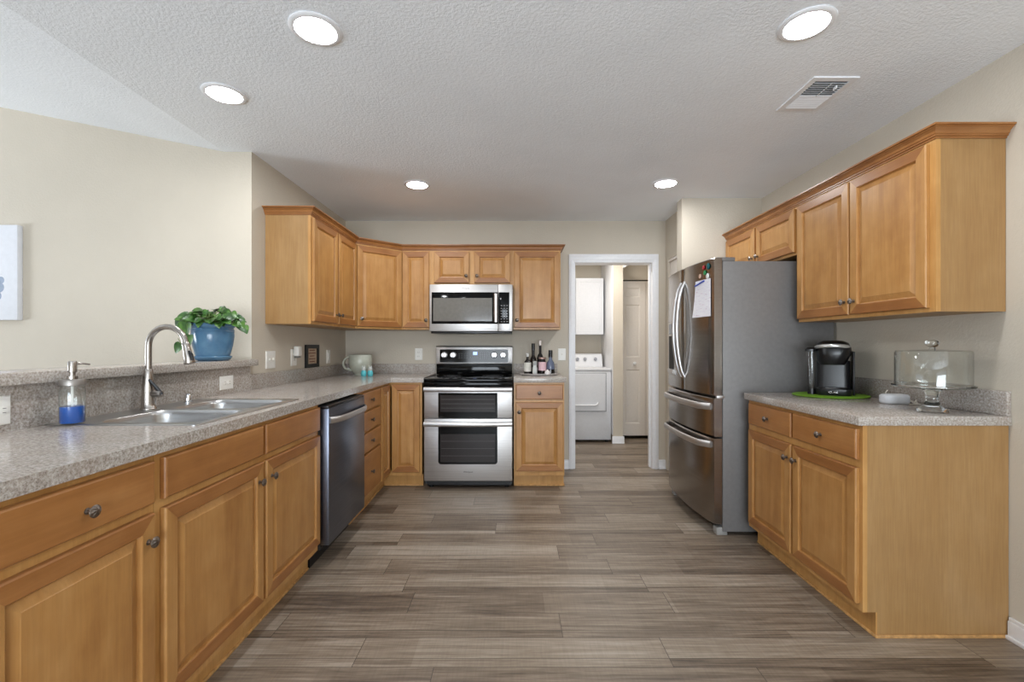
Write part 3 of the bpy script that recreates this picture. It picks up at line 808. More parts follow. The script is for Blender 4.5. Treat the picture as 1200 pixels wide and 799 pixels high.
# ------------------------------------------------------------------ refrigerator
FY0, FY1 = 2.902, 3.755; fc = (FY0 + FY1) / 2; FB = 1.335
r = thing('refrigerator', 'dark stainless french door refrigerator with two bottom drawers', 'refrigerator', (1.7, fc, 0)); off = r.location
obj('cabinet', MB().box(FB, 2.045, FY0, FY1, .025, 1.755, bv=.006), 'fside', r, off)
def fx_at(y): return 1.272 - .036 * (1 - ((y - fc) / (FY1 - FY0) * 2) ** 2)
def fdoor(name, y0, y1, z0, z1, mats='bsteel'):
    n = 14; pts = []
    rr = .008
    for k in range(n + 1):
        y = y0 + (y1 - y0) * k / n
        x = fx_at(y) + (rr if k in (0, n) else 0); pts.append((x, y))
    poly = pts + [(FB - .004, y1), (FB - .004, y0)]
    ring = lambda ins, z: [(x + (ins if i <= n else 0), y, z) for i, (x, y) in enumerate(poly)]
    mb = MB().rings([ring(.006, z0), ring(0, z0 + .006), ring(0, z1 - .006), ring(.006, z1)])
    return obj(name, mb, mats, r, off, ang=25)
d1 = fdoor('right_door', FY0 + .002, fc - .003, .893, 1.776)
d2 = fdoor('left_door', fc + .003, FY1 - .002, .893, 1.776)
w1 = fdoor('middle_drawer', FY0 + .002, FY1 - .002, .632, .880)
w2 = fdoor('freezer_drawer', FY0 + .002, FY1 - .002, .075, .620)
for dd, yy in ((d1, fc - .035), (d2, fc + .035)):
    pts = []
    for k in range(17):
        u = k / 16; pts.append((fx_at(yy) + .003 - .058 * (math.sin(PI * u)) ** .6, yy, .985 + u * .69))
    obj('handle', MB().tube(pts, .0115, 12), 'steel_v', dd, off, ang=50)
for dd, zq in ((w1, .822), (w2, .578)):
    pts = []
    for k in range(21):
        u = k / 20; y = FY0 + .03 + u * (FY1 - FY0 - .06); pts.append((fx_at(y) + .002 - .045 * min(1, math.sin(PI * u) * 3.2) ** .8, y, zq))
    obj('handle', MB().tube(pts, .0215, 12, flat=.42, up=(0, 0, 1)), 'steel', dd, off, ang=50)
# water dispenser on the far door
def curved_panel(y0, y1, z0, z1, out0, out1):
    n = 6; rg = []
    for k in range(n + 1):
        y = y0 + (y1 - y0) * k / n; x = fx_at(y)
        rg.append([(x - out0, y, z0), (x - out1, y, z0), (x - out1, y, z1), (x - out0, y, z1)])
    return MB().rings(rg)
ds = obj('dispenser', curved_panel(3.49, 3.70, .99, 1.40, -.004, .004), 'steel', d2, off)
obj('dispenser_recess', curved_panel(3.515, 3.675, 1.03, 1.29, .004, .0046), 'dark', ds, off)
obj('dispenser_screen', curved_panel(3.515, 3.675, 1.305, 1.385, .004, .0048), 'glass_black', ds, off)
obj('dispenser_tray', curved_panel(3.51, 3.68, 1.0, 1.03, .004, .016), 'steel', ds, off)
for y0 in (FY0 + .01, FY1 - .09):
    obj('hinge_cover', MB().box(1.30, 1.42, y0, y0 + .08, 1.7555, 1.782, bv=.006), 'fside', r, off)
for y0 in (FY0 + .01, FY1 - .07):
    obj('front_foot', MB().box(1.30, 1.37, y0, y0 + .06, .0, .05, bv=.006), plain('grey_foot_plastic', (150, 148, 144), .5), r, off)
obj('base_grille', MB().box(1.345, 1.36, FY0 + .07, FY1 - .07, .008, .07), 'black', r, off)
obj('door_hinge', MB().box(1.295, 1.345, FY0 - .004, FY0 + .02, .878, .895, bv=.002), 'steel', r, off)
for y0 in (FY0 + .03, FY1 - .06): obj('rear_foot', MB().box(1.95, 2.0, y0, y0 + .03, 0, .0255), 'black', r, off)
# paper and magnets on the near door
t = NT('printed_note_paper'); v = t.coord((1, 8, 45))
t.set(Base_Color=t.ramp(t.noise(v, 2.5, 2), [(.4, lin((236, 234, 238))), (.62, lin((228, 226, 234))), (.72, lin((206, 170, 186)))]), Roughness=.8); M['paper'] = t.m
rg = []
for k in range(9):
    y = 2.925 + .185 * k / 8
    rg.append([(fx_at(y) - .0012 - (.014 * (1 - q / 6) ** 2 * (k / 8)), y + .022 * (1 - q / 6) * (k / 8), 1.405 + .245 * q / 6) for q in range(7)])
mb = MB(); vs = [p for g in rg for p in g] + [(p[0] - .0012, p[1], p[2]) for g in rg for p in g]
fs = []
for k in range(8):
    for q in range(6):
        a = k * 7 + q; fs.append((a, a + 1, a + 8, a + 7)); fs.append((63 + a, 63 + a + 7, 63 + a + 8, 63 + a + 1))
mb.add(vs, fs)
nt = obj('note_pad', mb, 'paper', off=(1.26, 3.0, 1.41), loc=(1.26, 3.0, 1.41)); tag(nt, 'white paper note pad with pink and blue print on the refrigerator door', 'note')
mb = MB().tube([(fx_at(3.10) - .007, 3.11, 1.620), (fx_at(3.0) - .008, 2.99, 1.640)], .005, 10)
tag(obj('pen', mb, plain('blue_pen_plastic', (30, 62, 170), .3), off=(1.25, 3.05, 1.63), loc=(1.25, 3.05, 1.63)), 'blue pen clipped across the top of the note pad', 'pen')
for px, py, rad, col, lab in ((829.8, 312, .020, (10, 92, 96), 'round teal magnet highest on the refrigerator door'), (824.6, 313.5, .014, (176, 32, 40), 'small red magnet left of the teal magnet'),
                              (826, 319.5, .015, (20, 132, 70), 'green magnet below the teal and red magnets'), (829.2, 323.5, .018, (230, 232, 228), 'round white magnet just above the note pad'),
                              (820.5, 323.8, .015, (205, 170, 150), 'pinkish beige magnet left of the white magnet')):
    Y = 3.0
    for _ in range(8): Y = 533 * (fx_at(Y) - .003) / (px - 602)
    zq = 1.22 + (404 - py) * Y / 533
    mb = MB().lathe([(rad, 0), (rad, .004), (rad * .8, .007), (rad * .3, .008)], (0, 0, 0), 20, axis='-x')
    tag(obj('magnet', mb, plain('magnet_enamel', col, .35), loc=(fx_at(Y) - .0015, Y, zq)), lab, 'magnet', 'magnets on the refrigerator door')

# ------------------------------------------------------------------ outlets and switches
def plate(label, loc, rz, wd=.072, ht=.116, kind='outlet', cat='outlet', horiz=False):
    r = thing('wall_outlet' if cat == 'outlet' else 'light_switch', label, cat, loc, rz)
    prof = [(0, 0), (0, .003), (.004, .006)]
    mb = MB(); panel_loft(mb, -wd / 2, wd / 2, -ht / 2, ht / 2, prof, -.0004, 0); cpv = obj('cover_plate', mb, 'white', r, smooth=False)
    if kind == 'outlet':
        for q in (-1, 1):
            x, z_ = (q * .02, 0) if horiz else (0, q * .02)
            s_ = obj('socket', MB().lathe([(.0165, .006), (.0165, .0085), (.015, .009)], (x, 0, z_), 20, axis='-y', sx=1, sy=.85), 'white', r)
            sl = MB()
            if horiz:
                sl.box(x - .005, x + .005, -.0095, -.0088, -.0075, -.006); sl.box(x - .005, x + .005, -.0095, -.0088, .006, .0075)
            else:
                sl.box(-.0075, -.006, -.0095, -.0088, z_ - .005, z_ + .005); sl.box(.006, .0075, -.0095, -.0088, z_ - .005, z_ + .005)
            obj('slots', sl, 'dark', s_)
    elif kind == 'toggle':
        n = max(1, round(wd / .06) if wd > .09 else 1)
        for q in range(n):
            x = (q - (n - 1) / 2) * .046
            obj('toggle', MB().box(x - .005, x + .005, -.018, -.006, -.004, .012, bv=.002), plain('ivory_toggle', (214, 210, 200), .4), r)
    elif kind == 'rocker':
        obj('rocker', MB().box(-.016, .016, -.009, -.006, -.033, .033, bv=.001), 'white', r)
    return r
sxp = XL + .019
plate('white outlet plate on the tall backsplash beyond the sink, below the plant', (sxp, 2.59, 1.005), R(90), .118, .078, horiz=True)
plate('white outlet plate on the tall backsplash at the far left picture edge', (sxp, 1.435, 1.010), R(90), .085, .092, horiz=True)
plate('white double switch plate on the left wall just past the bar ledge', (XL, 3.095, 1.118), R(90), .118, .118, 'toggle', 'switch')
plate('white outlet on left wall with a white plug-in adapter in it', (XL, 3.42, 1.125), R(90), .085, .125)
plate('pale switch plate on the left wall nearest the back corner', (XL, 4.06, 1.115), R(90), .075, .12, 'rocker', 'switch')
plate('white outlet on the back wall left of the range', (-.936, YB, 1.128), 0)
plate('white single switch on back wall between bottles and doorway', (.475, YB, 1.125), 0, .076, .118, 'toggle', 'switch')
r = thing('plug_adapter', 'white plug-in adapter in the left wall outlet beside the black framed sign', 'adapter', (XL + .0095, 3.43, 1.155), R(90))
obj('housing', MB().box(-.03, .03, -.04, 0, -.02, .055, bv=.008), 'white', r)
obj('lens', MB().box(-.022, .022, -.034, -.002, -.034, -.0205, bv=.004), plain('grey_lens', (120, 118, 112), .3), r)
# framed sign leaning on the backsplash
t = NT('sign_print'); v = t.coord((1, 1, 1))
t.set(Base_Color=t.ramp(t.noise(v, 30, 2), [(.3, lin((172, 148, 124))), (.7, lin((190, 166, 142)))]), Roughness=.7); M['sign'] = t.m
r = thing('framed_sign', 'small black framed sign standing on the left backsplash', 'sign', (XL + .0025, 3.72, 1.0356), R(90))
mb = MB().cells([-.12, -.085, .085, .12], [0, .03, .155, .185], lambda u, v: not (abs(u) < .085 and .03 < v < .155), -.014, 0, 'xz')
obj('frame', mb, 'black_satin', r)
pp = obj('print', MB().box(-.0848, .0848, -.006, -.001, .0302, .1548), 'sign', r)
mb = MB()
for k, (wl) in enumerate((.05, .065, .04, .06, .05)): mb.box(-wl, wl, -.0066, -.0061, .136 - k * .023, .143 - k * .023)
obj('lettering', mb, plain('faded_rust_ink', (120, 70, 52), .7), pp)

# ------------------------------------------------------------------ mug and shakers in the corner
t = NT('blue_grey_glaze')
r = thing('giant_mug', 'oversized grey-green mug with large handle in the counter corner', 'mug', (-1.405, 4.17, LZ + .0004)); off = r.location; c = tuple(off)
mglz = plain('sage_grey_glaze', (178, 180, 166), .25)
mb = MB().lathe([(.052, 0), (.056, .004), (.054, .014), (.070, .03), (.092, .065), (.102, .11), (.104, .188), (.102, .190), (.099, .188), (.097, .11), (.086, .066), (.06, .03), (.003, .022)], c, 40)
obj('cup', mb, mglz, r, off, ang=50)
a = Vector((-.85, -.5, 0)).normalized(); pts = []
for k in range(13):
    u = PI * k / 12 - PI / 2
    pts.append(Vector(c) + a * (.092 + .058 * math.cos(u) * 1.0 - (.016 if k < 3 else 0)) + Vector((0, 0, .11 + .062 * math.sin(u))))
obj('handle', MB().tube(pts, .0095, 12), mglz, r, off, ang=60)
def shaker(label, x, y):
    r = thing('shaker', label, 'shaker', (x, y, LZ + .0004), 0, 'turquoise shakers by the mug')
    obj('base', MB().lathe([(.019, 0), (.023, .006), (.025, .028), (.020, .045), (.015, .052)], (0, 0, 0), 24), plain('turquoise_glaze', (92, 190, 200), .25), r, ang=50)
    mb = MB().lathe([(.0148, .0523), (.018, .060), (.018, .070), (.012, .080), (.004, .084)], (0, 0, 0), 24)
    for q in (-1, 1): mb.lathe([(.006, 0), (.0058, .012), (.001, .024)], (q * .009, 0, .074), 10)
    obj('head', mb, plain('pale_grey_glaze', (196, 200, 196), .3), r, ang=50)
shaker('turquoise shaker with pale top in front of the mug, left one', -1.335, 4.045)
shaker('turquoise shaker with pale top in front of the mug, right one', -1.278, 4.05)

# ------------------------------------------------------------------ tray and bottles
tz = LZ + .0004
mb = MB().lathe([(.14, 0), (.165, .004), (.178, .016), (.180, .018), (.178, .019), (.162, .008), (.14, .005)], (0, 0, 0), 48, sy=.62)
tag(obj('serving_tray', mb, plain('silver_tray', (214, 210, 210), .35, .3), loc=(.232, 4.19, tz), ang=50), 'oval silver tray under the bottles beside the range', 'tray')
bz = tz + .0055
def bottle(label, x, y, prof, mat, cap=None, lab=None, capmat='black'):
    r = thing('bottle', label, 'bottle', (x, y, bz), 0, 'bottles on the silver tray')
    g = obj('body', MB().lathe(prof, (0, 0, 0), 24), mat, r, ang=50)
    if cap: obj('cap', MB().lathe(cap, (0, 0, 0), 20), capmat, r, ang=50)
    if lab: obj('paper_label', MB().lathe([(lab[0], lab[1]), (lab[0], lab[2])], (0, 0, 0), 24, cap=False), lab[3], r)
    return r
dkg = plain('dark_bottle_glass', (22, 16, 14), .08); ppl = plain('pale_paper_label', (214, 210, 200), .6); pink = plain('pink_white_label', (214, 178, 184), .55)
gg = plain('smoky_blue_glass', (96, 104, 124), .1)
bottle('dark squat bottle with a pale label at left end of the tray', .128, 4.185, [(.033, 0), (.034, .004), (.034, .105), (.03, .12), (.013, .14), (.012, .165)], dkg, [(.0135, .1652), (.0135, .195), (.012, .197)], (.0346, .03, .112, ppl), plain('clear_grey_cap', (190, 190, 186), .2))
bottle('tall dark bottle with a slim black neck, second tallest', .183, 4.262, [(.032, 0), (.034, .004), (.034, .12), (.026, .15), (.0155, .168), (.0145, .225)], dkg, [(.0165, .2252), (.0165, .285), (.015, .287)])
bottle('tallest dark wine bottle with pale tip at the back of tray', .248, 4.262, [(.026, 0), (.030, .004), (.030, .155), (.022, .18), (.0125, .195), (.0125, .27)], dkg, [(.0145, .2702), (.0145, .31), (.012, .314)], None, plain('pale_foil', (205, 196, 190), .35, .5))
bottle('small grey-white glass bottle at the front of the tray', .192, 4.125, [(.020, 0), (.022, .003), (.022, .065), (.017, .078), (.017, .09)], plain('milky_glass', (200, 202, 198), .2), [(.021, .0902), (.021, .125), (.018, .128)], None, plain('grey_cap', (150, 152, 150), .4))
bottle('broad bottle with a pink label and dark foot in mid tray', .262, 4.165, [(.035, 0), (.037, .004), (.037, .105), (.030, .13), (.028, .145)], dkg, [(.033, .1452), (.033, .158), (.031, .16)], (.0376, .04, .118, pink), plain('rose_gold_cap', (170, 140, 130), .3, .6))
bottle('bulbous smoky blue bottle with black cap at right end', .338, 4.18, [(.036, 0), (.039, .004), (.039, .075), (.034, .11), (.016, .14), (.015, .16)], gg, [(.019, .1602), (.019, .222), (.017, .225)], (.0396, .004, .05, dkg))
mb = MB().lathe([(.018, 0), (.024, .006), (.026, .02), (.022, .036), (.010, .044), (.004, .052)], (0, 0, 0), 24)
tag(obj('trinket_jar', mb, plain('white_glaze', (226, 220, 218), .3), loc=(.305, 4.112, bz), ang=50), 'small rounded white jar at the front of the bottle tray', 'jar')

# ------------------------------------------------------------------ plant on the ledge
pzl = 1.1304
r = thing('potted_plant', 'trailing green houseplant in a blue glazed pot on the bar ledge', 'plant', (-1.715, 2.594, pzl)); off = r.location; c = tuple(off)
t = NT('blue_glaze'); v = t.coord((1, 1, 1))
t.set(Base_Color=t.ramp(t.noise(v, 16, 3), [(.3, lin((70, 108, 140))), (.7, lin((92, 131, 160)))]), Roughness=.16); M['bglaze'] = t.m
obj('saucer', MB().lathe([(.072, 0), (.085, .004), (.096, .022), (.094, .026), (.089, .024), (.08, .012), (.05, .010)], c, 40), 'bglaze', r, off, ang=50)
p = obj('pot', MB().lathe([(.066, .0105), (.078, .014), (.088, .04), (.100, .09), (.106, .14), (.105, .160), (.107, .164), (.105, .168), (.107, .172), (.105, .176), (.102, .184), (.109, .192), (.112, .204), (.109, .210), (.101, .208), (.098, .19), (.098, .17)], c, 48), 'bglaze', r, off, ang=40)
obj('soil', MB().lathe([(.0975, .186), (.09, .191), (.03, .196), (.002, .197)], c, 24), plain('dark_potting_soil', (48, 36, 28), .9, var=.4), r, off)
t = NT('pothos_leaf'); v = t.coord((1, 1, 1))
t.set(Base_Color=t.ramp(t.noise(v, 26, 3), [(.3, lin((26, 56, 20))), (.5, lin((50, 90, 32))), (.72, lin((92, 132, 54)))]), Roughness=.38); M['leaf'] = t.m
stem = MB(); lf = MB(); rnd = random.Random(3)
OUT = [(0, 0), (.30, -.06), (.46, .12), (.46, .36), (.34, .62), (.16, .86), (0, 1.0)]
def leaf(base, d, n, size):
    d = d.normalized(); sdv = d.cross(n).normalized(); n = sdv.cross(d).normalized()
    def pt(x, y, drop): return Vector(base) + sdv * (x * size) + d * (y * size) + n * (drop * size)
    mid = [pt(0, y, -.25 * y * y) for y in (0, .1, .2, .4, .62, .84, 1.0)]
    for sgn in (-1, 1):
        ed = [pt(sgn * x, y, .13 * abs(x) * 2 - .25 * max(0, y) ** 2) for x, y in OUT]
        for k in range(6): lf.add([mid[k], mid[k + 1], ed[k + 1], ed[k]], [(0, 1, 2, 3)])
def sprig(tip, d, size, z0=.193, root=None):
    a = rnd.uniform(0, 2 * PI); q = rnd.uniform(.0, .07)
    b = Vector(c) + Vector((q * math.cos(a), q * math.sin(a), z0)) if root is None else Vector(root)
    tp = Vector(tip); m = (b + tp) / 2 + Vector((0, 0, .02))
    stem.tube([b, m, tp], [.0022, .0019, .0013], 6)
    leaf(tp, d, Vector((rnd.uniform(-.4, .4), -.75 + rnd.uniform(-.3, .3), .75)), size)
for k in range(115):
    a = rnd.uniform(0, 2 * PI); q = math.sqrt(rnd.random()); rr = .02 + q * .115
    h = .205 + (1 - q * q) * rnd.uniform(.02, .085) + rnd.uniform(0, .03)
    tip = Vector(c) + Vector((rr * math.cos(a) * 1.12, rr * math.sin(a) * .8, h))
    dd = Vector((math.cos(a) + rnd.uniform(-.7, .7), math.sin(a) * .7 + rnd.uniform(-.7, .4), rnd.uniform(-.75, .25)))
    sprig(tip, dd, rnd.uniform(.036, .058))
for x, y, z_, s_, dx in ((-.165, -.03, .235, .045, -.6), (.165, -.02, .215, .055, .4), (.185, -.02, .195, .05, .6), (-.14, -.04, .20, .055, -.3), (-.185, -.02, .19, .035, -.8)):
    sprig(Vector(c) + Vector((x, y, z_)), Vector((dx, -.3, -.8)), s_)
# trailing vine on the left of the pot
vp = [Vector(c) + Vector(q) for q in ((-.04, -.06, .20), (-.055, -.112, .222), (-.062, -.122, .20), (-.055, -.120, .145), (-.075, -.112, .105), (-.105, -.105, .095), (-.125, -.10, .125))]
stem.tube(vp, .0018, 6)
for q, s_, dd in (((-.066, -.118, .212), .078, (-.1, -.15, -1)), ((-.050, -.118, .145), .066, (-.1, -.15, -1)), ((-.105, -.105, .095), .06, (-.6, -.2, -.9))):
    leaf(Vector(c) + Vector(q), Vector(dd), Vector((0, -1, .25)), s_)
obj('stems', stem, plain('vine_stem', (96, 120, 60), .5), r, off)
obj('leaves', lf, 'leaf', r, off, ang=60)

# ------------------------------------------------------------------ right counter: mat, coffee maker, speaker, cake stand
tag(obj('round_mat', MB().lathe([(.19, 0), (.198, .002), (.20, .006), (.196, .009), (.19, .0095)], (0, 0, 0), 56, sy=.84), plain('lime_green_mat', (100, 142, 28), .6), loc=(1.84, 2.645, RZ + .0003), ang=50),
    'lime green oval mat under the coffee maker', 'mat')
kz = RZ + .0102
r = thing('coffee_maker', 'black single-serve coffee maker with silver handle on a green mat', 'coffee maker', (1.86, 2.66, kz), R(-32))
def rr_tower(mb, secs, m=0, n=6):
    mb.rings([[(x, y, z_) for x, y in rrect(x0, x1, y0, y1, rad, n)] for (x0, x1, y0, y1, rad, z_) in secs], m); return mb
mb = MB(); rr_tower(mb, [(-.098, .112, -.125, .12, .05, 0), (-.10, .114, -.127, .122, .05, .004), (-.10, .114, -.127, .122, .05, .034), (-.096, .11, -.123, .118, .05, .038)])
obj('base', mb, 'black', r, ang=40)
mb = MB(); rr_tower(mb, [(-.085, .085, -.116, .0, .05, .0385), (-.082, .082, -.113, .0, .05, .044)])
obj('drip_tray', mb, 'black_satin', r, ang=40)
mb = MB(); rr_tower(mb, [(-.096, .108, -.060, .118, .045, .0385), (-.094, .106, -.058, .118, .045, .10), (-.093, .106, -.058, .118, .045, .195)])
obj('column', mb, 'black_satin', r, ang=40)
mb = MB(); rr_tower(mb, [(-.076, .076, -.100, .05, .07, .172), (-.090, .09, -.116, .10, .08, .195), (-.098, .108, -.122, .118, .08, .23), (-.10, .112, -.122, .12, .08, .268), (-.096, .108, -.116, .118, .08, .276)])
hd = obj('brew_head', mb, 'black', r, ang=40)
mb = MB(); rr_tower(mb, [(-.094, .106, -.112, .116, .08, .2765), (-.086, .098, -.10, .11, .08, .296), (-.06, .07, -.07, .09, .06, .309), (-.03, .04, -.03, .05, .03, .312)])
obj('lid', mb, 'black', r, ang=40)
pts = []
for k in range(15):
    u = PI * k / 14; pts.append((-.098 * math.cos(u), -.045 - .092 * math.sin(u), .270 + .012 * math.sin(u)))
obj('handle', MB().tube(pts, .0105, 12, flat=.7), plain('satin_silver', (200, 200, 198), .3, .7), r, ang=50)
mb = MB(); rr_tower(mb, [(-.145, -.1005, -.09, .10, .02, .032), (-.152, -.1005, -.095, .105, .02, .10), (-.158, -.1005, -.10, .11, .02, .248)])
tk = obj('water_tank', mb, 'glass', r, ang=40, label='clear side water tank')
mb = MB(); rr_tower(mb, [(-.162, -.1005, -.104, .114, .02, .2485), (-.162, -.1005, -.104, .114, .02, .262), (-.150, -.1005, -.09, .10, .02, .272)])
obj('tank_lid', mb, 'black', tk, ang=40)
mb = MB(); rr_tower(mb, [(-.147, -.1005, -.092, .102, .02, .0), (-.147, -.1005, -.092, .102, .02, .0315)])
obj('tank_base', mb, 'black', r, ang=40)
mb = MB().box(.1145, .128, -.07, .10, .0, .25, bv=.006)
obj('side_panel', mb, 'black_satin', r)
lm = text_mesh('brand_mark', 'KEURIG', .0165, 'chrome'); link('brand_mark', lm, r, (.0, -.1278, .020), (R(90), 0, 0))

for ch in r.children:
    ch.scale = (.82, .86, 1)
r = thing('small_speaker', 'small rounded grey-white puck device with tangled wires near the cake stand', 'speaker', (1.925, 2.30, RZ + .0004))
obj('body', MB().rings([[(x, y, z_) for x, y in rrect(-.062 + i, .062 - i, -.04 + i, .04 - i, .03 - i * .5, 6)] for i, z_ in ((.006, 0), (.001, .005), (0, .012), (0, .036), (.002, .042), (.008, .047), (.014, .048))]), plain('light_grey_fabric', (196, 198, 202), .7), r, ang=50)
wires = MB()
for k in range(3):
    s0 = .01 * k
    wires.tube([(.055, .02 - s0, .012), (.085, .03 - s0, .004), (.094, -.0 + s0 * 2, .012 + .006 * k), (.075, -.045 + s0, .004), (.03, -.05 - s0, .0025), (.085, -.055 + s0 * 2, .0025), (.094, -.02, .006 + .008 * k)], .0022, 7)
wires.tube([(-.01, .03, .03), (.0, .055, .05), (.015, .06, .062)], .0022, 7)
obj('cable', wires, plain('cream_cable', (214, 206, 194), .5), r, ang=60)

r = thing('cake_stand', 'clear glass footed cake stand with a tall domed glass cover', 'cake stand', (1.868, 2.03, RZ + .0004)); off = r.location; c = tuple(off)
mb = MB().lathe([(.055, 0), (.058, .004), (.050, .012), (.030, .028), (.022, .05), (.022, .075), (.034, .098), (.05, .104), (.136, .108), (.143, .113), (.143, .120), (.139, .120), (.133, .114), (.001, .111)], c, 48, cap=True)
obj('pedestal', mb, 'sglass', r, off, ang=40)
mb = MB().lathe([(.130, .1155), (.132, .1155), (.132, .262), (.127, .271), (.03, .276), (.012, .2765)], c, 56, cap=False)
mb.lathe([(.130, .1155), (.1298, .26), (.125, .2685), (.03, .273), (.001, .2735)], c, 56, cap=False)
dm = obj('dome', mb, 'glass', r, off, ang=40)
mb = MB().lathe([(.012, .2767), (.010, .286), (.020, .292), (.025, .302), (.022, .313), (.010, .318), (.001, .3185)], c, 32)
obj('dome_knob', mb, 'sglass', dm, off, ang=50)

# ------------------------------------------------------------------ canvas on the living room wall
r = thing('wall_canvas', 'white wrapped canvas print at the left edge of the living room wall', 'picture', (-3.46, YF, 1.375))
obj('canvas', MB().box(-.36, .36, -.035, -.0005, 0, .595, bv=.004), plain('white_canvas', (222, 224, 230), .7, var=.02), r)
mb = MB()
for k in range(9):
    px_, pz_ = .20 + rnd.uniform(-.05, .075), .20 + rnd.uniform(-.06, .06)
    mb.lathe([(rnd.uniform(.02, .04), .0352), (.0001, .0356)], (px_, 0, pz_), 16, axis='-y', sy=rnd.uniform(.6, 1.3), cap=False)
obj('painted_motif', mb, plain('washed_blue_paint', (150, 162, 182), .7), r)

# ------------------------------------------------------------------ ceiling lights and vent
def can(label, x, y):
    r = thing('ceiling_light', label, 'ceiling light', (x, y, CZ), 0, 'recessed ceiling lights')
    obj('trim_ring', MB().lathe([(.097, -.0003), (.098, -.003), (.094, -.006), (.078, -.009), (.076, -.008), (.076, -.0003)], (0, 0, 0), 48, cap=False), 'trim', r, ang=50)
    obj('diffuser', MB().lathe([(.0758, -.0075), (.06, -.008), (.002, -.0082)], (0, 0, 0), 40, cap=False), 'lamp', r)
    return r
c0 = can('lit recessed ceiling light above the sink side, nearest on the left', -.765, 1.758)
for x, y, lab in ((-1.405, 2.21, 'lit recessed ceiling light furthest left, by the sloped ceiling'), (1.113, 1.73, 'lit recessed ceiling light beside the air vent at upper right'),
                  (-.735, 3.46, 'lit recessed ceiling light nearest the range and microwave'), (1.146, 3.43, 'lit recessed ceiling light nearest the laundry doorway')):
    dup(c0, (x, y, CZ), label=lab)
r = thing('air_vent', 'white louvered ceiling air vent near the right wall cabinets', 'vent', (1.47, 2.215, CZ))
mb = MB().cells([-.105, -.078, .078, .105], [-.147, -.118, .118, .147], lambda u, v: not (abs(u) < .078 and abs(v) < .118), -.006, -.0003, 'xy')
obj('frame', mb, 'trim', r)
obj('duct_shade_sheet', MB().box(-.0775, .0775, -.1175, .1175, -.0012, -.0004), 'dark', r)  # flat near-black sheet, painted for the shade behind the louvers
mb = MB()
for k in range(7):
    y = -.108 + k * .0165
    mb.add([(-.077, y + .006, -.002), (.077, y + .006, -.002), (.077, y, -.010), (-.077, y, -.010), (-.077, y + .0072, -.002), (.077, y + .0072, -.002), (.077, y + .0012, -.010), (-.077, y + .0012, -.010)],
           [(0, 1, 2, 3), (4, 7, 6, 5), (0, 4, 5, 1), (2, 6, 7, 3), (0, 3, 7, 4), (1, 5, 6, 2)])
for k in range(8):
    y = .012 + k * .0135
    mb.add([(-.077, y - .004, -.002), (.077, y - .004, -.002), (.077, y + .006, -.011), (-.077, y + .006, -.011), (-.077, y - .0025, -.002), (.077, y - .0025, -.002), (.077, y + .0075, -.011), (-.077, y + .0075, -.011)],
           [(0, 1, 2, 3), (4, 7, 6, 5), (0, 4, 5, 1), (2, 6, 7, 3), (0, 3, 7, 4), (1, 5, 6, 2)])
mb.box(-.078, .078, .001, .006, -.011, -.0015)
mb.box(-.002, .002, -.1175, .0, -.0135, -.012)
obj('louvers', mb, 'trim', r, smooth=False)
obj('damper_lever', MB().box(.03, .036, -.10, -.075, -.026, -.0125, bv=.002), 'trim', r)

# ------------------------------------------------------------------ laundry
r = thing('dryer', 'white front-loading dryer seen through the laundry doorway', 'dryer', (.885, 5.68, 0)); off = r.location
x0, x1 = .55, 1.218
obj('body', MB().box(x0, x1, 5.69, 6.30, .03, .895, bv=.01), 'appl_white', r, off)
obj('top', MB().box(x0 - .003, x1 + .003, 5.68, 6.31, .8955, .925, bv=.01), 'appl_white', r, off)
cs = obj('console', MB().rings([[(x, y, z_) for y, z_ in ((6.10, .9255), (6.16, 1.085), (6.19, 1.10), (6.27, 1.10), (6.28, .9255))] for x in (x0 + .01, x0 + .015, x1 - .055, x1 - .025)]), 'appl_white', r, off, ang=40)
for kx in (.86, .96, 1.10): obj('control_knob', MB().lathe([(.022, 0), (.02, .018), (.016, .02)], (kx, 6.127, 1.03), 20, axis='-y'), plain('grey_dial', (150, 152, 158), .4), cs, off)
d = obj('door', MB().prism(rrect(x0 + .07, x1 - .075, .40, .855, .03), 0, .022).xf(Matrix(((1, 0, 0, 0), (0, 0, -1, 5.6895), (0, 1, 0, 0), (0, 0, 0, 1)))), 'appl_white', r, off)
obj('handle', MB().tube([(x0 + .10, 5.664, .50), (x0 + .12, 5.655, .468), (x1 - .20, 5.655, .468), (x1 - .175, 5.660, .480), (x1 - .17, 5.664, .505)], .009, 10), 'trim', d, off, ang=60)
mb = MB().cells([x0 + .055, x0 + .062, x1 - .067, x1 - .06], [.385, .391, .864, .870], lambda u, v: u < x0 + .062 or u > x1 - .067 or v < .391 or v > .864, 5.6882, 5.6897, 'xz')
obj('door_gap', mb, plain('grey_gap', (118, 120, 124), .6), r, off)
for x in (x0 + .05, x1 - .05):
    for y in (5.74, 6.24): obj('foot', MB().lathe([(.02, 0), (.02, .031)], (x, y, 0), 14), 'black', r, off)
r = thing('laundry_cabinet', 'white wall cabinet hanging above the dryer in the laundry', 'cabinet', (.83, 6.08, 1.357)); off = r.location
obj('carcass', MB().box(.45, 1.203, 6.10, LB - .002, 1.357, 2.115), 'appl_white', r, off)
for a_, b_ in ((.45, .825), (.83, 1.203)):
    mb = MB(); panel_loft(mb, a_ + .002, b_ - .002, 1.36, 2.112, [(0, 0), (0, .016), (.002, .018), (.05, .018), (.052, .013), (.06, .013)], 6.0995, 0)
    obj('door', mb, 'appl_white', r, off, smooth=False)
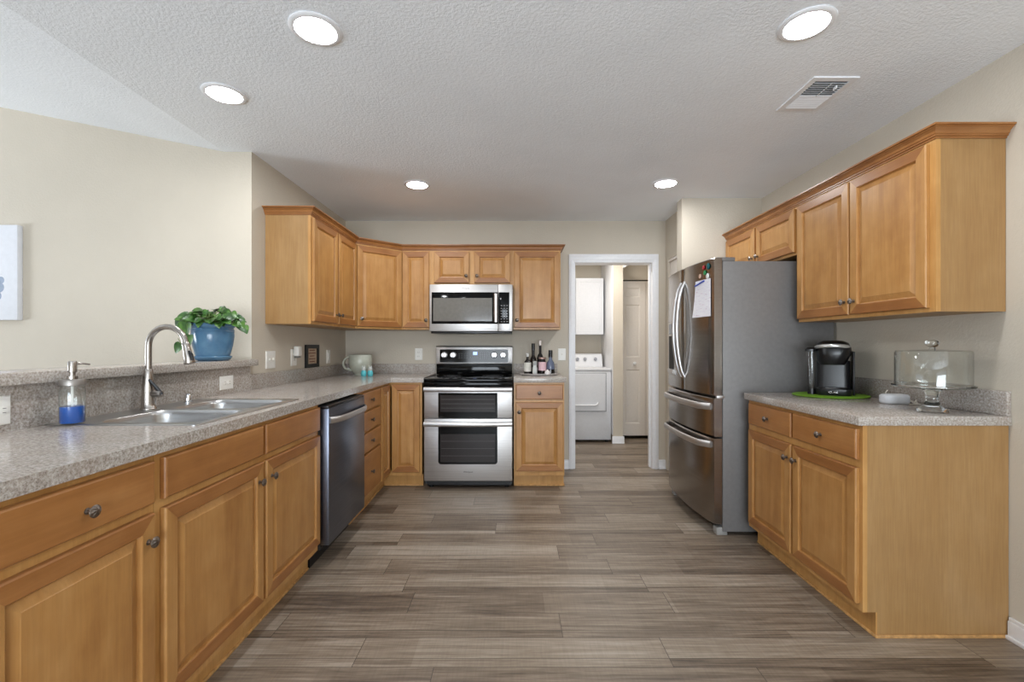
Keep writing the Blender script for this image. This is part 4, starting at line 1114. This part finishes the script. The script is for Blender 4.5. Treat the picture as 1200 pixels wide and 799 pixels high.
def six_panel(name, x0, x1, z0, z1, y, panels, knob_at=None, rotz=None, at=None):
    r = MB(); off = (0, 0, 0)
    r.box(x0, x1, y, y + .03, z0, z1)
    for a_, b_, c_, d_ in panels: panel_loft(r, a_, b_, c_, d_, [(0, 0), (0, .0), (.012, -.006), (.03, .001), (.034, .001)], y - .0002, 0)
    if rotz is not None: r.xf(Matrix.Translation(at) @ Matrix.Rotation(rotz, 4, 'Z'))
    o = struct(name, r, 'trim'); 
    if knob_at: obj('knob', MB().lathe([(.012, 0), (.008, .012), (.020, .02), (.022, .03), (.012, .036)], knob_at, 20, axis='-y'), 'trim', o)
    return o
M['closet'] = plain('off_white_door_paint', (232, 226, 219), .5, var=.02)
def leafdoor(name, x0, x1, y, kn=None):
    mb = MB(); ps = [(1.84, 1.96), (1.06, 1.74), (.20, .90)]
    cuts_z = [.045]; 
    for a_, b_ in reversed(ps): cuts_z += [a_, b_]
    cuts_z += [2.045]
    mb.cells([x0, x0 + .075, x1 - .075, x1], cuts_z, lambda u, v: not (x0 + .075 < u < x1 - .075 and any(a_ < v < b_ for a_, b_ in ps)), y, y + .03, 'xz')
    for a_, b_ in ps: panel_loft(mb, x0 + .075, x1 - .075, a_, b_, [(0, -.012), (0, 0), (.012, -.010), (.016, -.010), (.04, -.002), (.043, -.002)], y, 0)
    o = struct(name, mb, 'closet')
    if kn: obj('door_knob', MB().lathe([(.012, 0), (.008, .012), (.02, .02), (.021, .03), (.012, .036)], (kn, y, .98), 20, axis='-y'), 'trim', o)
    return o
leafdoor('door_1', 1.374, 1.712, 5.90, 1.56)
leafdoor('door_2', 1.716, 2.056, 5.90)
struct('trim_4', MB().box(1.3725, 2.0595, 5.90, 5.93, 2.048, 2.0598), 'dark')
r = tag(obj('closet_rod', MB().box(1.3535, 1.375, 4.9, 5.879, 2.17, 2.205, bv=.003), 'trim', off=(1.36, 5.4, 2.17), loc=(1.36, 5.4, 2.17)), 'white wall-mounted strip high above the laundry closet door', 'rail')
# pantry closet door in the side wall
mb = MB().box(1.515, 1.545, 3.932, 4.408, .02, 2.02, bv=.002)
struct('door_3', mb, 'closet')
struct('trim_5', MB().box(1.50, 1.56, 3.932, 4.408, 2.022, 2.044), 'closet')
